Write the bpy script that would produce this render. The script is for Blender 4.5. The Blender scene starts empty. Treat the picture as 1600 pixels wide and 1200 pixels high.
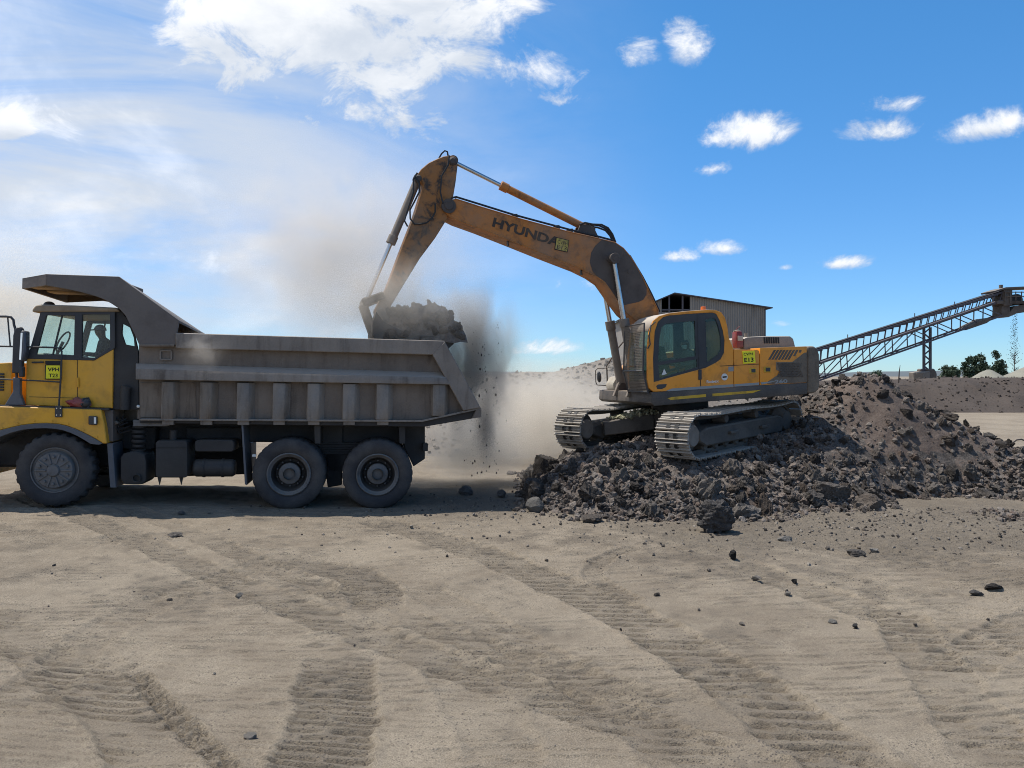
import bpy, bmesh, math, random
import numpy as np
from mathutils import Vector, Matrix
from mathutils.geometry import tessellate_polygon

random.seed(7)
rng = np.random.default_rng(11)
SC = bpy.context.scene
COL = SC.collection
R = math.radians

# ------------------------------------------------------------------ camera, sky, sun, exposure
H, F, HZ = 2.4, 1202.0, 587.0          # eye height, focal length and horizon row of the 1600 x 1200 photograph
cam_d = bpy.data.cameras.new('camera')
cam = bpy.data.objects.new('camera', cam_d)
COL.objects.link(cam)
cam.location = (0, 0, H)
cam.rotation_euler = (R(90), 0, 0)
cam_d.sensor_width = 36.0
cam_d.lens = F / 1600 * 36.0
cam_d.shift_y = -(600 - HZ) / 1600
cam_d.clip_start = 0.1
cam_d.clip_end = 9000
SC.camera = cam

SUN = Vector((-0.40, 0.17, 1.0)).normalized()
sun_el = math.asin(SUN.z)
sun_az = math.atan2(SUN.x, SUN.y)
sl = bpy.data.lights.new('sun', 'SUN')
sl.energy = 4.9
sl.angle = R(0.55)
sl.color = (1.0, 0.955, 0.88)
so = bpy.data.objects.new('sun', sl)
COL.objects.link(so)
so.rotation_euler = SUN.to_track_quat('Z', 'Y').to_euler()
so.location = (0, 0, 60)

SC.view_settings.view_transform = 'Standard'
SC.view_settings.look = 'None'
SC.view_settings.exposure = 0.2
SC.view_settings.gamma = 1.0
SC.view_settings.use_curve_mapping = False
SC.render.engine = 'CYCLES'
cy = SC.cycles
cy.max_bounces = 6
cy.diffuse_bounces = 3
cy.glossy_bounces = 2
cy.transmission_bounces = 4
cy.transparent_max_bounces = 16
cy.volume_bounces = 2
cy.use_denoising = True
cy.denoising_prefilter = 'FAST'
cy.pixel_filter_type = 'BLACKMAN_HARRIS'
cy.filter_width = 1.0
cy.caustics_reflective = False
cy.caustics_refractive = False
cy.volume_max_steps = 96


def N(nt, typ, **kw):
    n = nt.nodes.new(typ)
    for k, v in kw.items():
        if k.startswith('i_'):
            key = k[2:]
            key = int(key) if key.isdigit() else key.replace('_', ' ')
            n.inputs[key].default_value = v
        else:
            setattr(n, k, v)
    return n


def mth(nt, op, a, b=None, c=None, clamp=False):
    n = nt.nodes.new('ShaderNodeMath')
    n.operation = op
    n.use_clamp = clamp
    for i, v in enumerate((a, b, c)):
        if v is None:
            continue
        if isinstance(v, (int, float)):
            n.inputs[i].default_value = v
        else:
            nt.links.new(v, n.inputs[i])
    return n.outputs[0]


def sstep(nt, val, lo, hi):
    n = nt.nodes.new('ShaderNodeMapRange')
    n.interpolation_type = 'SMOOTHSTEP'
    nt.links.new(val, n.inputs[0])
    n.inputs[1].default_value = lo
    n.inputs[2].default_value = hi
    return n.outputs[0]


def world():
    w = bpy.data.worlds.new('World')
    SC.world = w
    w.use_nodes = True
    nt = w.node_tree
    nt.nodes.clear()
    L = nt.links.new
    out = N(nt, 'ShaderNodeOutputWorld')
    sky = N(nt, 'ShaderNodeTexSky', sky_type='NISHITA', sun_disc=False)
    sky.sun_elevation = sun_el
    sky.sun_rotation = sun_az
    sky.altitude = 300
    sky.air_density = 1.0
    sky.dust_density = 0.0
    sky.ozone_density = 4.0
    tint = N(nt, 'ShaderNodeMixRGB', blend_type='MULTIPLY', i_Fac=1.0)
    tcol = N(nt, 'ShaderNodeMixRGB')
    tcol.inputs[1].default_value = (0.50, 0.75, 1.04, 1)
    tcol.inputs[2].default_value = (0.44, 0.93, 1.18, 1)
    L(tcol.outputs[0], tint.inputs[2])
    L(sky.outputs[0], tint.inputs[1])
    bg = N(nt, 'ShaderNodeBackground', i_Strength=0.125)
    L(tint.outputs[0], bg.inputs[0])
    tc = N(nt, 'ShaderNodeTexCoord')
    sep = N(nt, 'ShaderNodeSeparateXYZ')
    L(tc.outputs['Generated'], sep.inputs[0])
    az = mth(nt, 'ARCTAN2', sep.outputs[0], sep.outputs[1])
    el = mth(nt, 'ARCSINE', sep.outputs[2])
    L(sstep(nt, el, 0.0, R(26)), tcol.inputs[0])

    def noise(scale, detail=6, rough=0.55, dist=0.0, loc=(0, 0, 0), sc3=(1, 1, 1)):
        mp = N(nt, 'ShaderNodeMapping')
        mp.inputs['Location'].default_value = loc
        mp.inputs['Scale'].default_value = sc3
        L(tc.outputs['Generated'], mp.inputs[0])
        n = N(nt, 'ShaderNodeTexNoise', i_Scale=scale, i_Detail=detail, i_Roughness=rough, i_Distortion=dist)
        L(mp.outputs[0], n.inputs['Vector'])
        return n.outputs[0]
    n1 = noise(11, 10, 0.66, 0.5, (2, 1, 0), (1, 1, 1.6))
    n2 = noise(6.0, 6, 0.6, 0.3, (5, 3, 1), (1, 1, 1.8))
    n3 = noise(2.2, 6, 0.6, 0.9, (0.4, 7, 3), (0.9, 1, 3.6))
    nw = noise(26, 4, 0.6, 0.0, (1, 8, 2))
    # cumulus: each one a place in the sky (azimuth, elevation, half width, half height in degrees, weight)
    blobs = [(-14.8, 23.6, 14.0, 8.4, 1.3), (-8.0, 26.0, 10.5, 7.5, 1.3), (-21.0, 21.5, 7.5, 5.0, 0.9), (-5.0, 22.5, 7.0, 4.2, 0.8),
             (-12.5, 18.8, 10.5, 4.4, 0.62), (1.6, 21.6, 4.3, 2.6, 0.62), (1.2, 27.0, 2.0, 1.4, 0.4), (3.4, 19.8, 2.6, 0.9, 0.33),
             (9.3, 22.3, 2.1, 1.4, 0.66), (12.8, 22.7, 1.9, 2.0, 0.70), (16.9, 16.7, 3.7, 1.75, 1.0),
             (14.8, 14.6, 1.3, 0.7, 0.5), (25.3, 16.0, 2.8, 0.95, 0.55), (26.8, 17.6, 2.3, 0.9, 0.55), (31.7, 15.3, 2.9, 1.5, 0.98),
             (12.2, 8.6, 2.0, 0.75, 0.85), (15.6, 9.0, 2.4, 0.9, 0.9), (23.2, 7.6, 2.2, 0.65, 0.8), (19.6, 7.5, 0.6, 0.3, 0.5),
             (-32.6, 15.2, 3.6, 2.2, 0.95), (-24.5, 7.6, 6.0, 1.4, 0.42), (3.6, 6.6, 3.4, 1.0, 0.5), (-0.5, 6.6, 1.6, 0.9, 0.45), (3.5, 2.0, 5.5, 1.0, 0.55),
             (19.5, 3.6, 1.0, 0.35, 0.5),
             (-52, 24, 11, 5, 1.0), (-70, 33, 14, 6, 1.0), (55, 24, 6, 3, 0.9), (75, 18, 8, 3, 0.9), (110, 30, 12, 5, 1.0),
             (160, 22, 14, 5, 1.0), (-120, 26, 15, 6, 1.0), (-165, 35, 12, 5, 1.0), (40, 38, 7, 4, 0.7), (-95, 14, 9, 3, 0.8)]
    acc = acc2 = None
    for (a, e, ra, re, wgt) in blobs:
        dx = mth(nt, 'MULTIPLY', mth(nt, 'SUBTRACT', az, R(a)), 1 / R(ra))
        dy = mth(nt, 'MULTIPLY', mth(nt, 'SUBTRACT', el, R(e)), 1 / R(re))
        du = mth(nt, 'ADD', dy, 0.6)                                    # how much cloud lies above this line of sight
        m2 = mth(nt, 'MULTIPLY', mth(nt, 'SUBTRACT', 1.0, mth(nt, 'ADD', mth(nt, 'MULTIPLY', dx, dx), mth(nt, 'MULTIPLY', du, du))), wgt)
        acc2 = m2 if acc2 is None else mth(nt, 'MAXIMUM', acc2, m2)
        dy = mth(nt, 'MAXIMUM', dy, mth(nt, 'MULTIPLY', dy, -1.5))      # flatter bases
        d2 = mth(nt, 'ADD', mth(nt, 'MULTIPLY', dx, dx), mth(nt, 'MULTIPLY', dy, dy))
        m = mth(nt, 'MULTIPLY', mth(nt, 'SUBTRACT', 1.0, mth(nt, 'POWER', d2, 0.75)), wgt)
        acc = m if acc is None else mth(nt, 'MAXIMUM', acc, m)
    acc = mth(nt, 'MAXIMUM', acc, -0.6)
    nn = mth(nt, 'ADD', mth(nt, 'MULTIPLY', mth(nt, 'SUBTRACT', n1, 0.5), 3.0), mth(nt, 'MULTIPLY', mth(nt, 'SUBTRACT', nw, 0.5), 0.6))
    dens = mth(nt, 'ADD', acc, nn)
    dens = sstep(nt, dens, 0.06, 0.95)
    # thin high veil, thick towards the sun's side, fading out eastwards
    side = sstep(nt, az, R(14), R(-26))
    veil = mth(nt, 'MULTIPLY', sstep(nt, n3, 0.22, 0.70), side)
    low = sstep(nt, el, R(26), R(1))
    veil = mth(nt, 'MULTIPLY', veil, 0.92)
    veil2 = mth(nt, 'MULTIPLY', mth(nt, 'MULTIPLY', low, side), 0.22)
    tot = mth(nt, 'MAXIMUM', mth(nt, 'ADD', veil, veil2, clamp=True), dens)
    tot = mth(nt, 'MULTIPLY', tot, 0.97)
    tot = mth(nt, 'MULTIPLY', tot, sstep(nt, el, R(-0.5), R(1.2)))
    ramp = N(nt, 'ShaderNodeMixRGB')
    ramp.inputs[1].default_value = (4.7, 5.15, 5.8, 1)
    ramp.inputs[2].default_value = (7.3, 7.4, 7.5, 1)
    lit = mth(nt, 'ADD', mth(nt, 'MULTIPLY', n2, 1.25), mth(nt, 'MULTIPLY', dens, 0.40))
    lit = mth(nt, 'SUBTRACT', lit, mth(nt, 'MULTIPLY', sstep(nt, acc2, 0.25, 1.0), 0.28))
    L(sstep(nt, lit, 0.55, 1.05), ramp.inputs[0])
    bgc = N(nt, 'ShaderNodeBackground', i_Strength=0.125)
    L(ramp.outputs[0], bgc.inputs[0])
    mix = N(nt, 'ShaderNodeMixShader')
    L(tot, mix.inputs[0])
    L(bg.outputs[0], mix.inputs[1])
    L(bgc.outputs[0], mix.inputs[2])
    L(mix.outputs[0], out.inputs[0])


world()

# ------------------------------------------------------------------ helpers


class Fr:
    """a thing's own axes: x runs to the rear, y away from the near side, z up"""

    def __init__(s, o, yaw=0.0, pitch=0.0):
        y, p = R(yaw), R(pitch)
        s.o = Vector(o)
        s.ex = Vector((math.cos(y) * math.cos(p), math.sin(y) * math.cos(p), math.sin(p)))
        s.ey = Vector((-math.sin(y), math.cos(y), 0))
        s.ez = s.ex.cross(s.ey)
        m = Matrix.Identity(4)
        for i in range(3):
            m[i][0], m[i][1], m[i][2], m[i][3] = s.ex[i], s.ey[i], s.ez[i], s.o[i]
        s.m = m

    def P(s, px, py, d=0.0):
        """photo pixel measured on the plane y = d of this thing -> its own (x, z)"""
        r = Vector(((px - 800) / F, 1, (HZ - py) / F))
        c = Vector((0, 0, H))
        t = (d - (c - s.o).dot(s.ey)) / r.dot(s.ey)
        q = c + r * t - s.o
        return (q.dot(s.ex), q.dot(s.ez))

    def PL(s, pts, d=0.0):
        return [s.P(a, b, d) for a, b in pts]


def at(px, py, Y):
    return Vector(((px - 800) / F * Y, Y, H + (HZ - py) / F * Y))


class MB:
    def __init__(s):
        s.v, s.f, s.mi = [], [], []

    def add(s, vs, fs, mi=0):
        b = len(s.v)
        s.v += [tuple(v) for v in vs]
        s.f += [tuple(b + i for i in f) for f in fs]
        s.mi += [mi] * len(fs)
        return s

    def prism(s, poly, y0, y1, mi=0, holes=()):
        loops = [list(poly)] + [list(h) for h in holes]
        flat = [p for l in loops for p in l]
        n = len(flat)
        vs = [(p[0], y0, p[1]) for p in flat] + [(p[0], y1, p[1]) for p in flat]
        fs = []
        if holes:
            for t in tessellate_polygon([[Vector((p[0], p[1], 0)) for p in l] for l in loops]):
                fs.append(tuple(t))
                fs.append(tuple(n + i for i in reversed(t)))
        else:
            fs.append(tuple(range(n)))
            fs.append(tuple(n + i for i in reversed(range(n))))
        b = 0
        for l in loops:
            k = len(l)
            for i in range(k):
                j = (i + 1) % k
                fs.append((b + i, n + b + i, n + b + j, b + j))
            b += k
        return s.add(vs, fs, mi)

    def box(s, x0, x1, y0, y1, z0, z1, mi=0):
        return s.prism([(x0, z0), (x1, z0), (x1, z1), (x0, z1)], y0, y1, mi)

    def hexa(s, c, mi=0):
        """eight corners: bottom four then top four, in ring order"""
        return s.add(c, [(3, 2, 1, 0), (4, 5, 6, 7), (0, 1, 5, 4), (1, 2, 6, 5), (2, 3, 7, 6), (3, 0, 4, 7)], mi)

    def tube(s, pts, r, n=8, mi=0, cap=True):
        pts = [Vector(p) for p in pts]
        rs = r if isinstance(r, (list, tuple)) else [r] * len(pts)
        vs, fs = [], []
        prev = None
        for i, p in enumerate(pts):
            if i == 0:
                t = pts[1] - p
            elif i == len(pts) - 1:
                t = p - pts[i - 1]
            else:
                t = (pts[i + 1] - p).normalized() + (p - pts[i - 1]).normalized()
            t.normalize()
            if prev is None:
                a = t.orthogonal().normalized()
            else:
                a = (prev - t * prev.dot(t)).normalized()
            prev = a
            b = t.cross(a)
            for k in range(n):
                g = 2 * math.pi * k / n
                vs.append(p + (a * math.cos(g) + b * math.sin(g)) * rs[i])
        for i in range(len(pts) - 1):
            for k in range(n):
                k2 = (k + 1) % n
                fs.append((i * n + k, i * n + k2, (i + 1) * n + k2, (i + 1) * n + k))
        if cap:
            fs.append(tuple(reversed(range(n))))
            m = (len(pts) - 1) * n
            fs.append(tuple(m + k for k in range(n)))
        return s.add(vs, fs, mi)

    def bar(s, p, q, w, h, mi=0, up=(0, 0, 1)):
        p, q = Vector(p), Vector(q)
        t = (q - p).normalized()
        u = Vector(up)
        if abs(t.dot(u)) > 0.95:
            u = Vector((1, 0, 0))
        a = t.cross(u).normalized() * w / 2
        b = a.cross(t).normalized() * h / 2
        c = [p - a - b, p + a - b, p + a + b, p - a + b, q - a - b, q + a - b, q + a + b, q - a + b]
        return s.add(c, [(0, 1, 2, 3), (7, 6, 5, 4), (0, 4, 5, 1), (1, 5, 6, 2), (2, 6, 7, 3), (3, 7, 4, 0)], mi)

    def lathe(s, prof, c, n=48, mi=0, wob=None):
        """profile of (radius, y) turned about the y axis through c"""
        vs, fs = [], []
        m = len(prof)
        for i in range(n):
            g = 2 * math.pi * i / n
            for j, (r, y) in enumerate(prof):
                rr = r + (wob(i, j) if wob else 0)
                vs.append((c[0] + rr * math.cos(g), c[1] + y, c[2] + rr * math.sin(g)))
        for i in range(n):
            i2 = (i + 1) % n
            for j in range(m - 1):
                fs.append((i * m + j, i * m + j + 1, i2 * m + j + 1, i2 * m + j))
        return s.add(vs, fs, mi)

    def disc(s, c, r, y0, y1, n=32, mi=0):
        return s.prism([(c[0] + r * math.cos(2 * math.pi * i / n), c[1] + r * math.sin(2 * math.pi * i / n)) for i in range(n)], y0, y1, mi)

    def ball(s, c, r, n=12, mi=0):
        r = r if isinstance(r, (tuple, list)) else (r, r, r)
        vs, fs = [], []
        for i in range(n + 1):
            th = math.pi * i / n
            for k in range(2 * n):
                g = math.pi * k / n
                vs.append((c[0] + r[0] * math.sin(th) * math.cos(g), c[1] + r[1] * math.sin(th) * math.sin(g), c[2] + r[2] * math.cos(th)))
        w = 2 * n
        for i in range(n):
            for k in range(w):
                fs.append((i * w + k, (i + 1) * w + k, (i + 1) * w + (k + 1) % w, i * w + (k + 1) % w))
        return s.add(vs, fs, mi)

    def mesh(s, name, mats, bevel=0.0, smooth=35, seg=1, weld=True):
        me = bpy.data.meshes.new(name)
        me.from_pydata(s.v, [], s.f)
        for m in (mats if isinstance(mats, (list, tuple)) else [mats]):
            me.materials.append(m)
        if any(s.mi):
            me.polygons.foreach_set('material_index', s.mi)
        bm = bmesh.new()
        bm.from_mesh(me)
        if weld:
            bmesh.ops.remove_doubles(bm, verts=bm.verts, dist=1e-5)
        bmesh.ops.recalc_face_normals(bm, faces=bm.faces)
        if bevel > 0:
            es = [e for e in bm.edges if len(e.link_faces) == 2 and e.calc_face_angle(0) > R(28)]
            if es:
                bmesh.ops.bevel(bm, geom=es, offset=bevel, segments=seg, affect='EDGES', profile=0.6, clamp_overlap=True)
        bm.to_mesh(me)
        bm.free()
        if smooth:
            me.shade_smooth()
            me.set_sharp_from_angle(angle=R(smooth))
        return me


MW = {}


def link(name, me, parent=None, m=None):
    """m: world matrix of the object; a child without one takes its parent's"""
    o = bpy.data.objects.new(name, me)
    COL.objects.link(o)
    if parent is not None:
        o.parent = parent
        pm = MW[parent.name]
        if m is None:
            m = pm
        o.matrix_basis = pm.inverted() @ m
    else:
        m = m if m is not None else Matrix.Identity(4)
        o.matrix_basis = m
    MW[o.name] = m.copy()
    return o


def part(name, mb, mats, parent=None, m=None, bevel=0.0, smooth=35, seg=1):
    return link(name, mb.mesh(name, mats, bevel, smooth, seg), parent, m)


def tag(o, label=None, cat=None, group=None, kind=None):
    if label:
        o['label'] = label
    if cat:
        o['category'] = cat
    if group:
        o['group'] = group
    if kind:
        o['kind'] = kind
    return o


def text_mb(mb, s, x0, z0, x1, z1, d, hgt, mi=0, spacing=1.0, bold=0.0):
    """lettering on the plane y = d, baseline from (x0,z0) along the angle, fitted to the width x1-x0 and height hgt"""
    cu = bpy.data.curves.new('lettering', 'FONT')
    cu.body = s
    cu.space_character = spacing
    cu.offset = bold
    cu.resolution_u = 3
    o = bpy.data.objects.new('lettering', cu)
    COL.objects.link(o)
    dg = bpy.context.evaluated_depsgraph_get()
    me = bpy.data.meshes.new_from_object(o.evaluated_get(dg))
    co = np.array([v.co[:] for v in me.vertices])
    lo, hi = co.min(0), co.max(0)
    L = math.hypot(x1 - x0, z1 - z0)
    dx, dz = (x1 - x0) / L, (z1 - z0) / L
    vs = []
    for c in co:
        a = (c[0] - lo[0]) / (hi[0] - lo[0]) * L
        b = (c[1] - lo[1]) / max(1e-6, hi[1] - lo[1]) * hgt
        vs.append((x0 + dx * a - dz * b, d, z0 + dz * a + dx * b))
    mb.add(vs, [tuple(p.vertices) for p in me.polygons], mi)
    bpy.data.objects.remove(o)
    bpy.data.curves.remove(cu)
    bpy.data.meshes.remove(me)
    return mb


# ------------------------------------------------------------------ materials
MATS = {}


def principled(name):
    m = bpy.data.materials.new(name)
    m.use_nodes = True
    nt = m.node_tree
    b = nt.nodes['Principled BSDF']
    return m, nt, b


def worn(name, col, rough=0.55, metal=0.0, dust=(0.30, 0.26, 0.21), dust_amt=0.35, grime=(0.035, 0.03, 0.027), grime_amt=0.35,
         scale=3.0, bump=0.25, streak=False, var=0.12, top=0.8, spec=0.4, dent=0.0, scratch=0.0):
    """painted or bare metal with blotchy grime, settled dust on faces that look up, scratches and small dents"""
    m, nt, b = principled(name)
    L = nt.links.new
    tc = N(nt, 'ShaderNodeTexCoord')
    mp = N(nt, 'ShaderNodeMapping')
    L(tc.outputs['Object'], mp.inputs[0])
    if streak:
        mp.inputs['Scale'].default_value = (2.2, 2.2, 0.28)
    n1 = N(nt, 'ShaderNodeTexNoise', i_Scale=scale, i_Detail=9.0, i_Roughness=0.65, i_Distortion=0.4)
    L(mp.outputs[0], n1.inputs['Vector'])
    n2 = N(nt, 'ShaderNodeTexNoise', i_Scale=scale * 0.35, i_Detail=5.0, i_Roughness=0.6)
    L(tc.outputs['Object'], n2.inputs['Vector'])
    n3 = N(nt, 'ShaderNodeTexNoise', i_Scale=scale * 14, i_Detail=4.0, i_Roughness=0.7)
    L(tc.outputs['Object'], n3.inputs['Vector'])
    base = N(nt, 'ShaderNodeMixRGB', blend_type='MULTIPLY', i_Fac=1.0)
    base.inputs[1].default_value = (*col, 1)
    vr = N(nt, 'ShaderNodeMapRange')
    vr.inputs[3].default_value = 1 - var
    vr.inputs[4].default_value = 1 + var
    L(n2.outputs[0], vr.inputs[0])
    L(vr.outputs[0], base.inputs[2])
    g = N(nt, 'ShaderNodeMixRGB')
    g.inputs[2].default_value = (*grime, 1)
    gm = mth(nt, 'MULTIPLY', sstep(nt, n1.outputs[0], 0.46, 0.72), grime_amt * 2.0, clamp=True)
    L(gm, g.inputs[0])
    L(base.outputs[0], g.inputs[1])
    d = N(nt, 'ShaderNodeMixRGB')
    d.inputs[2].default_value = (*dust, 1)
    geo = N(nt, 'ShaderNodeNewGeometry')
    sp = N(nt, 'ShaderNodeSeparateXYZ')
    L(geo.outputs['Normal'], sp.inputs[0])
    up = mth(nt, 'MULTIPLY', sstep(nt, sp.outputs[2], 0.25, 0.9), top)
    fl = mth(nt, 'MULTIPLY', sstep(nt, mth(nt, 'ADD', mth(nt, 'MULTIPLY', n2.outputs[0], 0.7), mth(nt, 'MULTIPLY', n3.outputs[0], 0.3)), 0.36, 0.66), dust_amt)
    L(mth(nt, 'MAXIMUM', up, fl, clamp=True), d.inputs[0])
    L(g.outputs[0], d.inputs[1])
    colout = d.outputs[0]
    if scratch:
        # bright scrapes and pale runs, thin and mostly upright
        mps = N(nt, 'ShaderNodeMapping')
        mps.inputs['Scale'].default_value = (9, 9, 0.9)
        mps.inputs['Rotation'].default_value = (0, 0.12, 0)
        L(tc.outputs['Object'], mps.inputs[0])
        ns = N(nt, 'ShaderNodeTexNoise', i_Scale=2.4, i_Detail=6.0, i_Roughness=0.75, i_Distortion=0.6)
        L(mps.outputs[0], ns.inputs['Vector'])
        sc_ = N(nt, 'ShaderNodeMixRGB')
        sc_.inputs[2].default_value = (0.34, 0.30, 0.265, 1)
        L(mth(nt, 'MULTIPLY', sstep(nt, ns.outputs[0], 0.60, 0.72), mth(nt, 'MULTIPLY', sstep(nt, n2.outputs[0], 0.40, 0.62), scratch)), sc_.inputs[0])
        L(colout, sc_.inputs[1])
        colout = sc_.outputs[0]
    L(colout, b.inputs['Base Color'])
    b.inputs['Metallic'].default_value = metal
    rr = N(nt, 'ShaderNodeMapRange')
    rr.inputs[3].default_value = max(0.05, rough - 0.15)
    rr.inputs[4].default_value = min(1, rough + 0.25)
    L(n1.outputs[0], rr.inputs[0])
    L(rr.outputs[0], b.inputs['Roughness'])
    b.inputs['Specular IOR Level'].default_value = spec
    if bump:
        bp = N(nt, 'ShaderNodeBump', i_Strength=bump, i_Distance=0.012)
        hh = mth(nt, 'ADD', mth(nt, 'MULTIPLY', n1.outputs[0], 0.8), mth(nt, 'MULTIPLY', n3.outputs[0], 0.25))
        L(hh, bp.inputs['Height'])
        if dent:
            nd = N(nt, 'ShaderNodeTexNoise', i_Scale=1.7, i_Detail=3.0, i_Roughness=0.5)
            L(tc.outputs['Object'], nd.inputs['Vector'])
            b2 = N(nt, 'ShaderNodeBump', i_Strength=0.8, i_Distance=dent)
            L(nd.outputs[0], b2.inputs['Height'])
            L(b2.outputs[0], bp.inputs['Normal'])
        L(bp.outputs[0], b.inputs['Normal'])
    MATS[name] = m
    return m


def flat(name, col, rough=0.6, metal=0.0, spec=0.4, var=0.15, scale=12):
    m, nt, b = principled(name)
    L = nt.links.new
    tc = N(nt, 'ShaderNodeTexCoord')
    n1 = N(nt, 'ShaderNodeTexNoise', i_Scale=scale, i_Detail=5.0, i_Roughness=0.6)
    L(tc.outputs['Object'], n1.inputs['Vector'])
    vr = N(nt, 'ShaderNodeMapRange')
    vr.inputs[3].default_value = 1 - var
    vr.inputs[4].default_value = 1 + var
    L(n1.outputs[0], vr.inputs[0])
    mx = N(nt, 'ShaderNodeMixRGB', blend_type='MULTIPLY', i_Fac=1.0)
    mx.inputs[1].default_value = (*col, 1)
    L(vr.outputs[0], mx.inputs[2])
    L(mx.outputs[0], b.inputs['Base Color'])
    b.inputs['Roughness'].default_value = rough
    b.inputs['Metallic'].default_value = metal
    b.inputs['Specular IOR Level'].default_value = spec
    MATS[name] = m
    return m


def glass(name, tint, refl=0.02, dirt=0.12):
    """tinted window: a clear pane with a weak mirror and a film of dust"""
    m = bpy.data.materials.new(name)
    m.use_nodes = True
    nt = m.node_tree
    nt.nodes.clear()
    L = nt.links.new
    out = N(nt, 'ShaderNodeOutputMaterial')
    tr = N(nt, 'ShaderNodeBsdfTransparent')
    tr.inputs[0].default_value = (*tint, 1)
    gl = N(nt, 'ShaderNodeBsdfGlossy', i_Roughness=0.03)
    df = N(nt, 'ShaderNodeBsdfDiffuse')
    df.inputs[0].default_value = (0.33, 0.33, 0.30, 1)
    lw = N(nt, 'ShaderNodeLayerWeight', i_Blend=0.5)
    fres = mth(nt, 'ADD', 0.022, mth(nt, 'MULTIPLY', mth(nt, 'POWER', lw.outputs['Facing'], 4.0), 0.5))
    m1 = N(nt, 'ShaderNodeMixShader')
    L(mth(nt, 'ADD', fres, refl * 0.4, clamp=True), m1.inputs[0])
    L(tr.outputs[0], m1.inputs[1])
    L(gl.outputs[0], m1.inputs[2])
    tc = N(nt, 'ShaderNodeTexCoord')
    n1 = N(nt, 'ShaderNodeTexNoise', i_Scale=2.6, i_Detail=7.0, i_Roughness=0.65)
    L(tc.outputs['Object'], n1.inputs['Vector'])
    m2 = N(nt, 'ShaderNodeMixShader')
    L(mth(nt, 'MULTIPLY', sstep(nt, n1.outputs[0], 0.3, 0.75), dirt), m2.inputs[0])
    L(m1.outputs[0], m2.inputs[1])
    L(df.outputs[0], m2.inputs[2])
    L(m2.outputs[0], out.inputs[0])
    MATS[name] = m
    return m


M_yellow = worn('truck yellow paint', (0.74, 0.365, 0.022), 0.45, dust=(0.36, 0.25, 0.12), dust_amt=0.30, grime=(0.16, 0.09, 0.03), grime_amt=0.22, scale=2.6, bump=0.08, dent=0.012, top=0.35, var=0.06)
M_bed = worn('dump body grey paint', (0.175, 0.150, 0.130), 0.6, dust=(0.34, 0.285, 0.235), dust_amt=0.45, grime=(0.05, 0.038, 0.030), grime_amt=0.42, scale=2.1, bump=0.35, streak=True, dent=0.05, scratch=0.5)  # settled dust, paled further to paint sky light onto the rails' upper faces
M_panel = worn('dump body recessed plate', (0.118, 0.094, 0.077), 0.65, dust=(0.25, 0.20, 0.16), dust_amt=0.5, grime=(0.048, 0.036, 0.028), grime_amt=0.5, scale=2.6, bump=0.35, streak=True, dent=0.05, scratch=0.5)
M_rust = worn('dump body scraped brown', (0.14, 0.105, 0.08), 0.7, dust_amt=0.3, grime=(0.055, 0.035, 0.022), grime_amt=0.5, scale=4.0, bump=0.4, streak=True, dent=0.03, scratch=0.6)
M_canopy = worn('canopy grey paint', (0.118, 0.099, 0.090), 0.6, dust=(0.2, 0.175, 0.15), dust_amt=0.3, grime_amt=0.2, scale=1.5, bump=0.2, dent=0.03, scratch=0.25)
M_black = worn('chassis black', (0.022, 0.022, 0.024), 0.6, dust=(0.12, 0.105, 0.09), dust_amt=0.22, grime_amt=0.2, scale=3, bump=0.2, top=0.5)
M_dark = worn('dark window frame', (0.028, 0.030, 0.036), 0.45, dust=(0.16, 0.145, 0.125), dust_amt=0.18, grime_amt=0.1, scale=4, bump=0.05, top=0.5)
M_slate = worn('slate blue grey paint', (0.075, 0.085, 0.105), 0.5, dust=(0.2, 0.18, 0.16), dust_amt=0.2, grime_amt=0.2, scale=3, bump=0.1)
M_tyre = worn('tyre rubber', (0.036, 0.036, 0.040), 0.85, dust=(0.125, 0.115, 0.105), dust_amt=0.5, grime_amt=0.15, scale=5, bump=0.35, top=0.3, spec=0.2)
M_rim = worn('wheel rim grey', (0.12, 0.12, 0.125), 0.5, dust=(0.16, 0.145, 0.125), dust_amt=0.35, grime_amt=0.3, scale=6, bump=0.15)
M_tan = worn('dusty tan primer', (0.30, 0.215, 0.13), 0.7, dust_amt=0.4, grime_amt=0.2, scale=3, bump=0.15)
M_steel = worn('polished cylinder rod', (0.55, 0.55, 0.55), 0.22, metal=1.0, dust_amt=0.1, grime_amt=0.1, scale=6, bump=0.02, top=0.2)
M_mirror = flat('mirror face', (0.75, 0.78, 0.8), 0.06, 1.0)
M_sign = flat('sign yellow', (0.80, 0.72, 0.02), 0.5, var=0.06)
M_signold = worn('weathered sign yellow', (0.42, 0.33, 0.07), 0.7, dust_amt=0.4, grime_amt=0.35, scale=9, bump=0.0)
M_ink = flat('sign black', (0.012, 0.012, 0.012), 0.6)
M_inkold = worn('faded black lettering', (0.035, 0.028, 0.024), 0.7, dust=(0.2, 0.14, 0.09), dust_amt=0.35, grime_amt=0.1, scale=5, bump=0.0)
M_white = flat('white decal', (0.62, 0.62, 0.6), 0.5)
M_red = worn('red plastic', (0.24, 0.026, 0.028), 0.4, dust_amt=0.25, grime_amt=0.2, scale=9, bump=0.3, top=0.3)
M_rubber = flat('black hose rubber', (0.02, 0.02, 0.021), 0.55)
M_chrome = flat('bright metal', (0.6, 0.6, 0.6), 0.25, 1.0)
M_lens = flat('lamp lens', (0.75, 0.75, 0.72), 0.15)
M_amber = flat('amber lens', (0.75, 0.16, 0.03), 0.3)
M_cloth1 = flat('dark overalls', (0.035, 0.042, 0.055), 0.9, spec=0.1)
M_cloth2 = flat('grey green overalls', (0.10, 0.13, 0.13), 0.9, spec=0.1)
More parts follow.
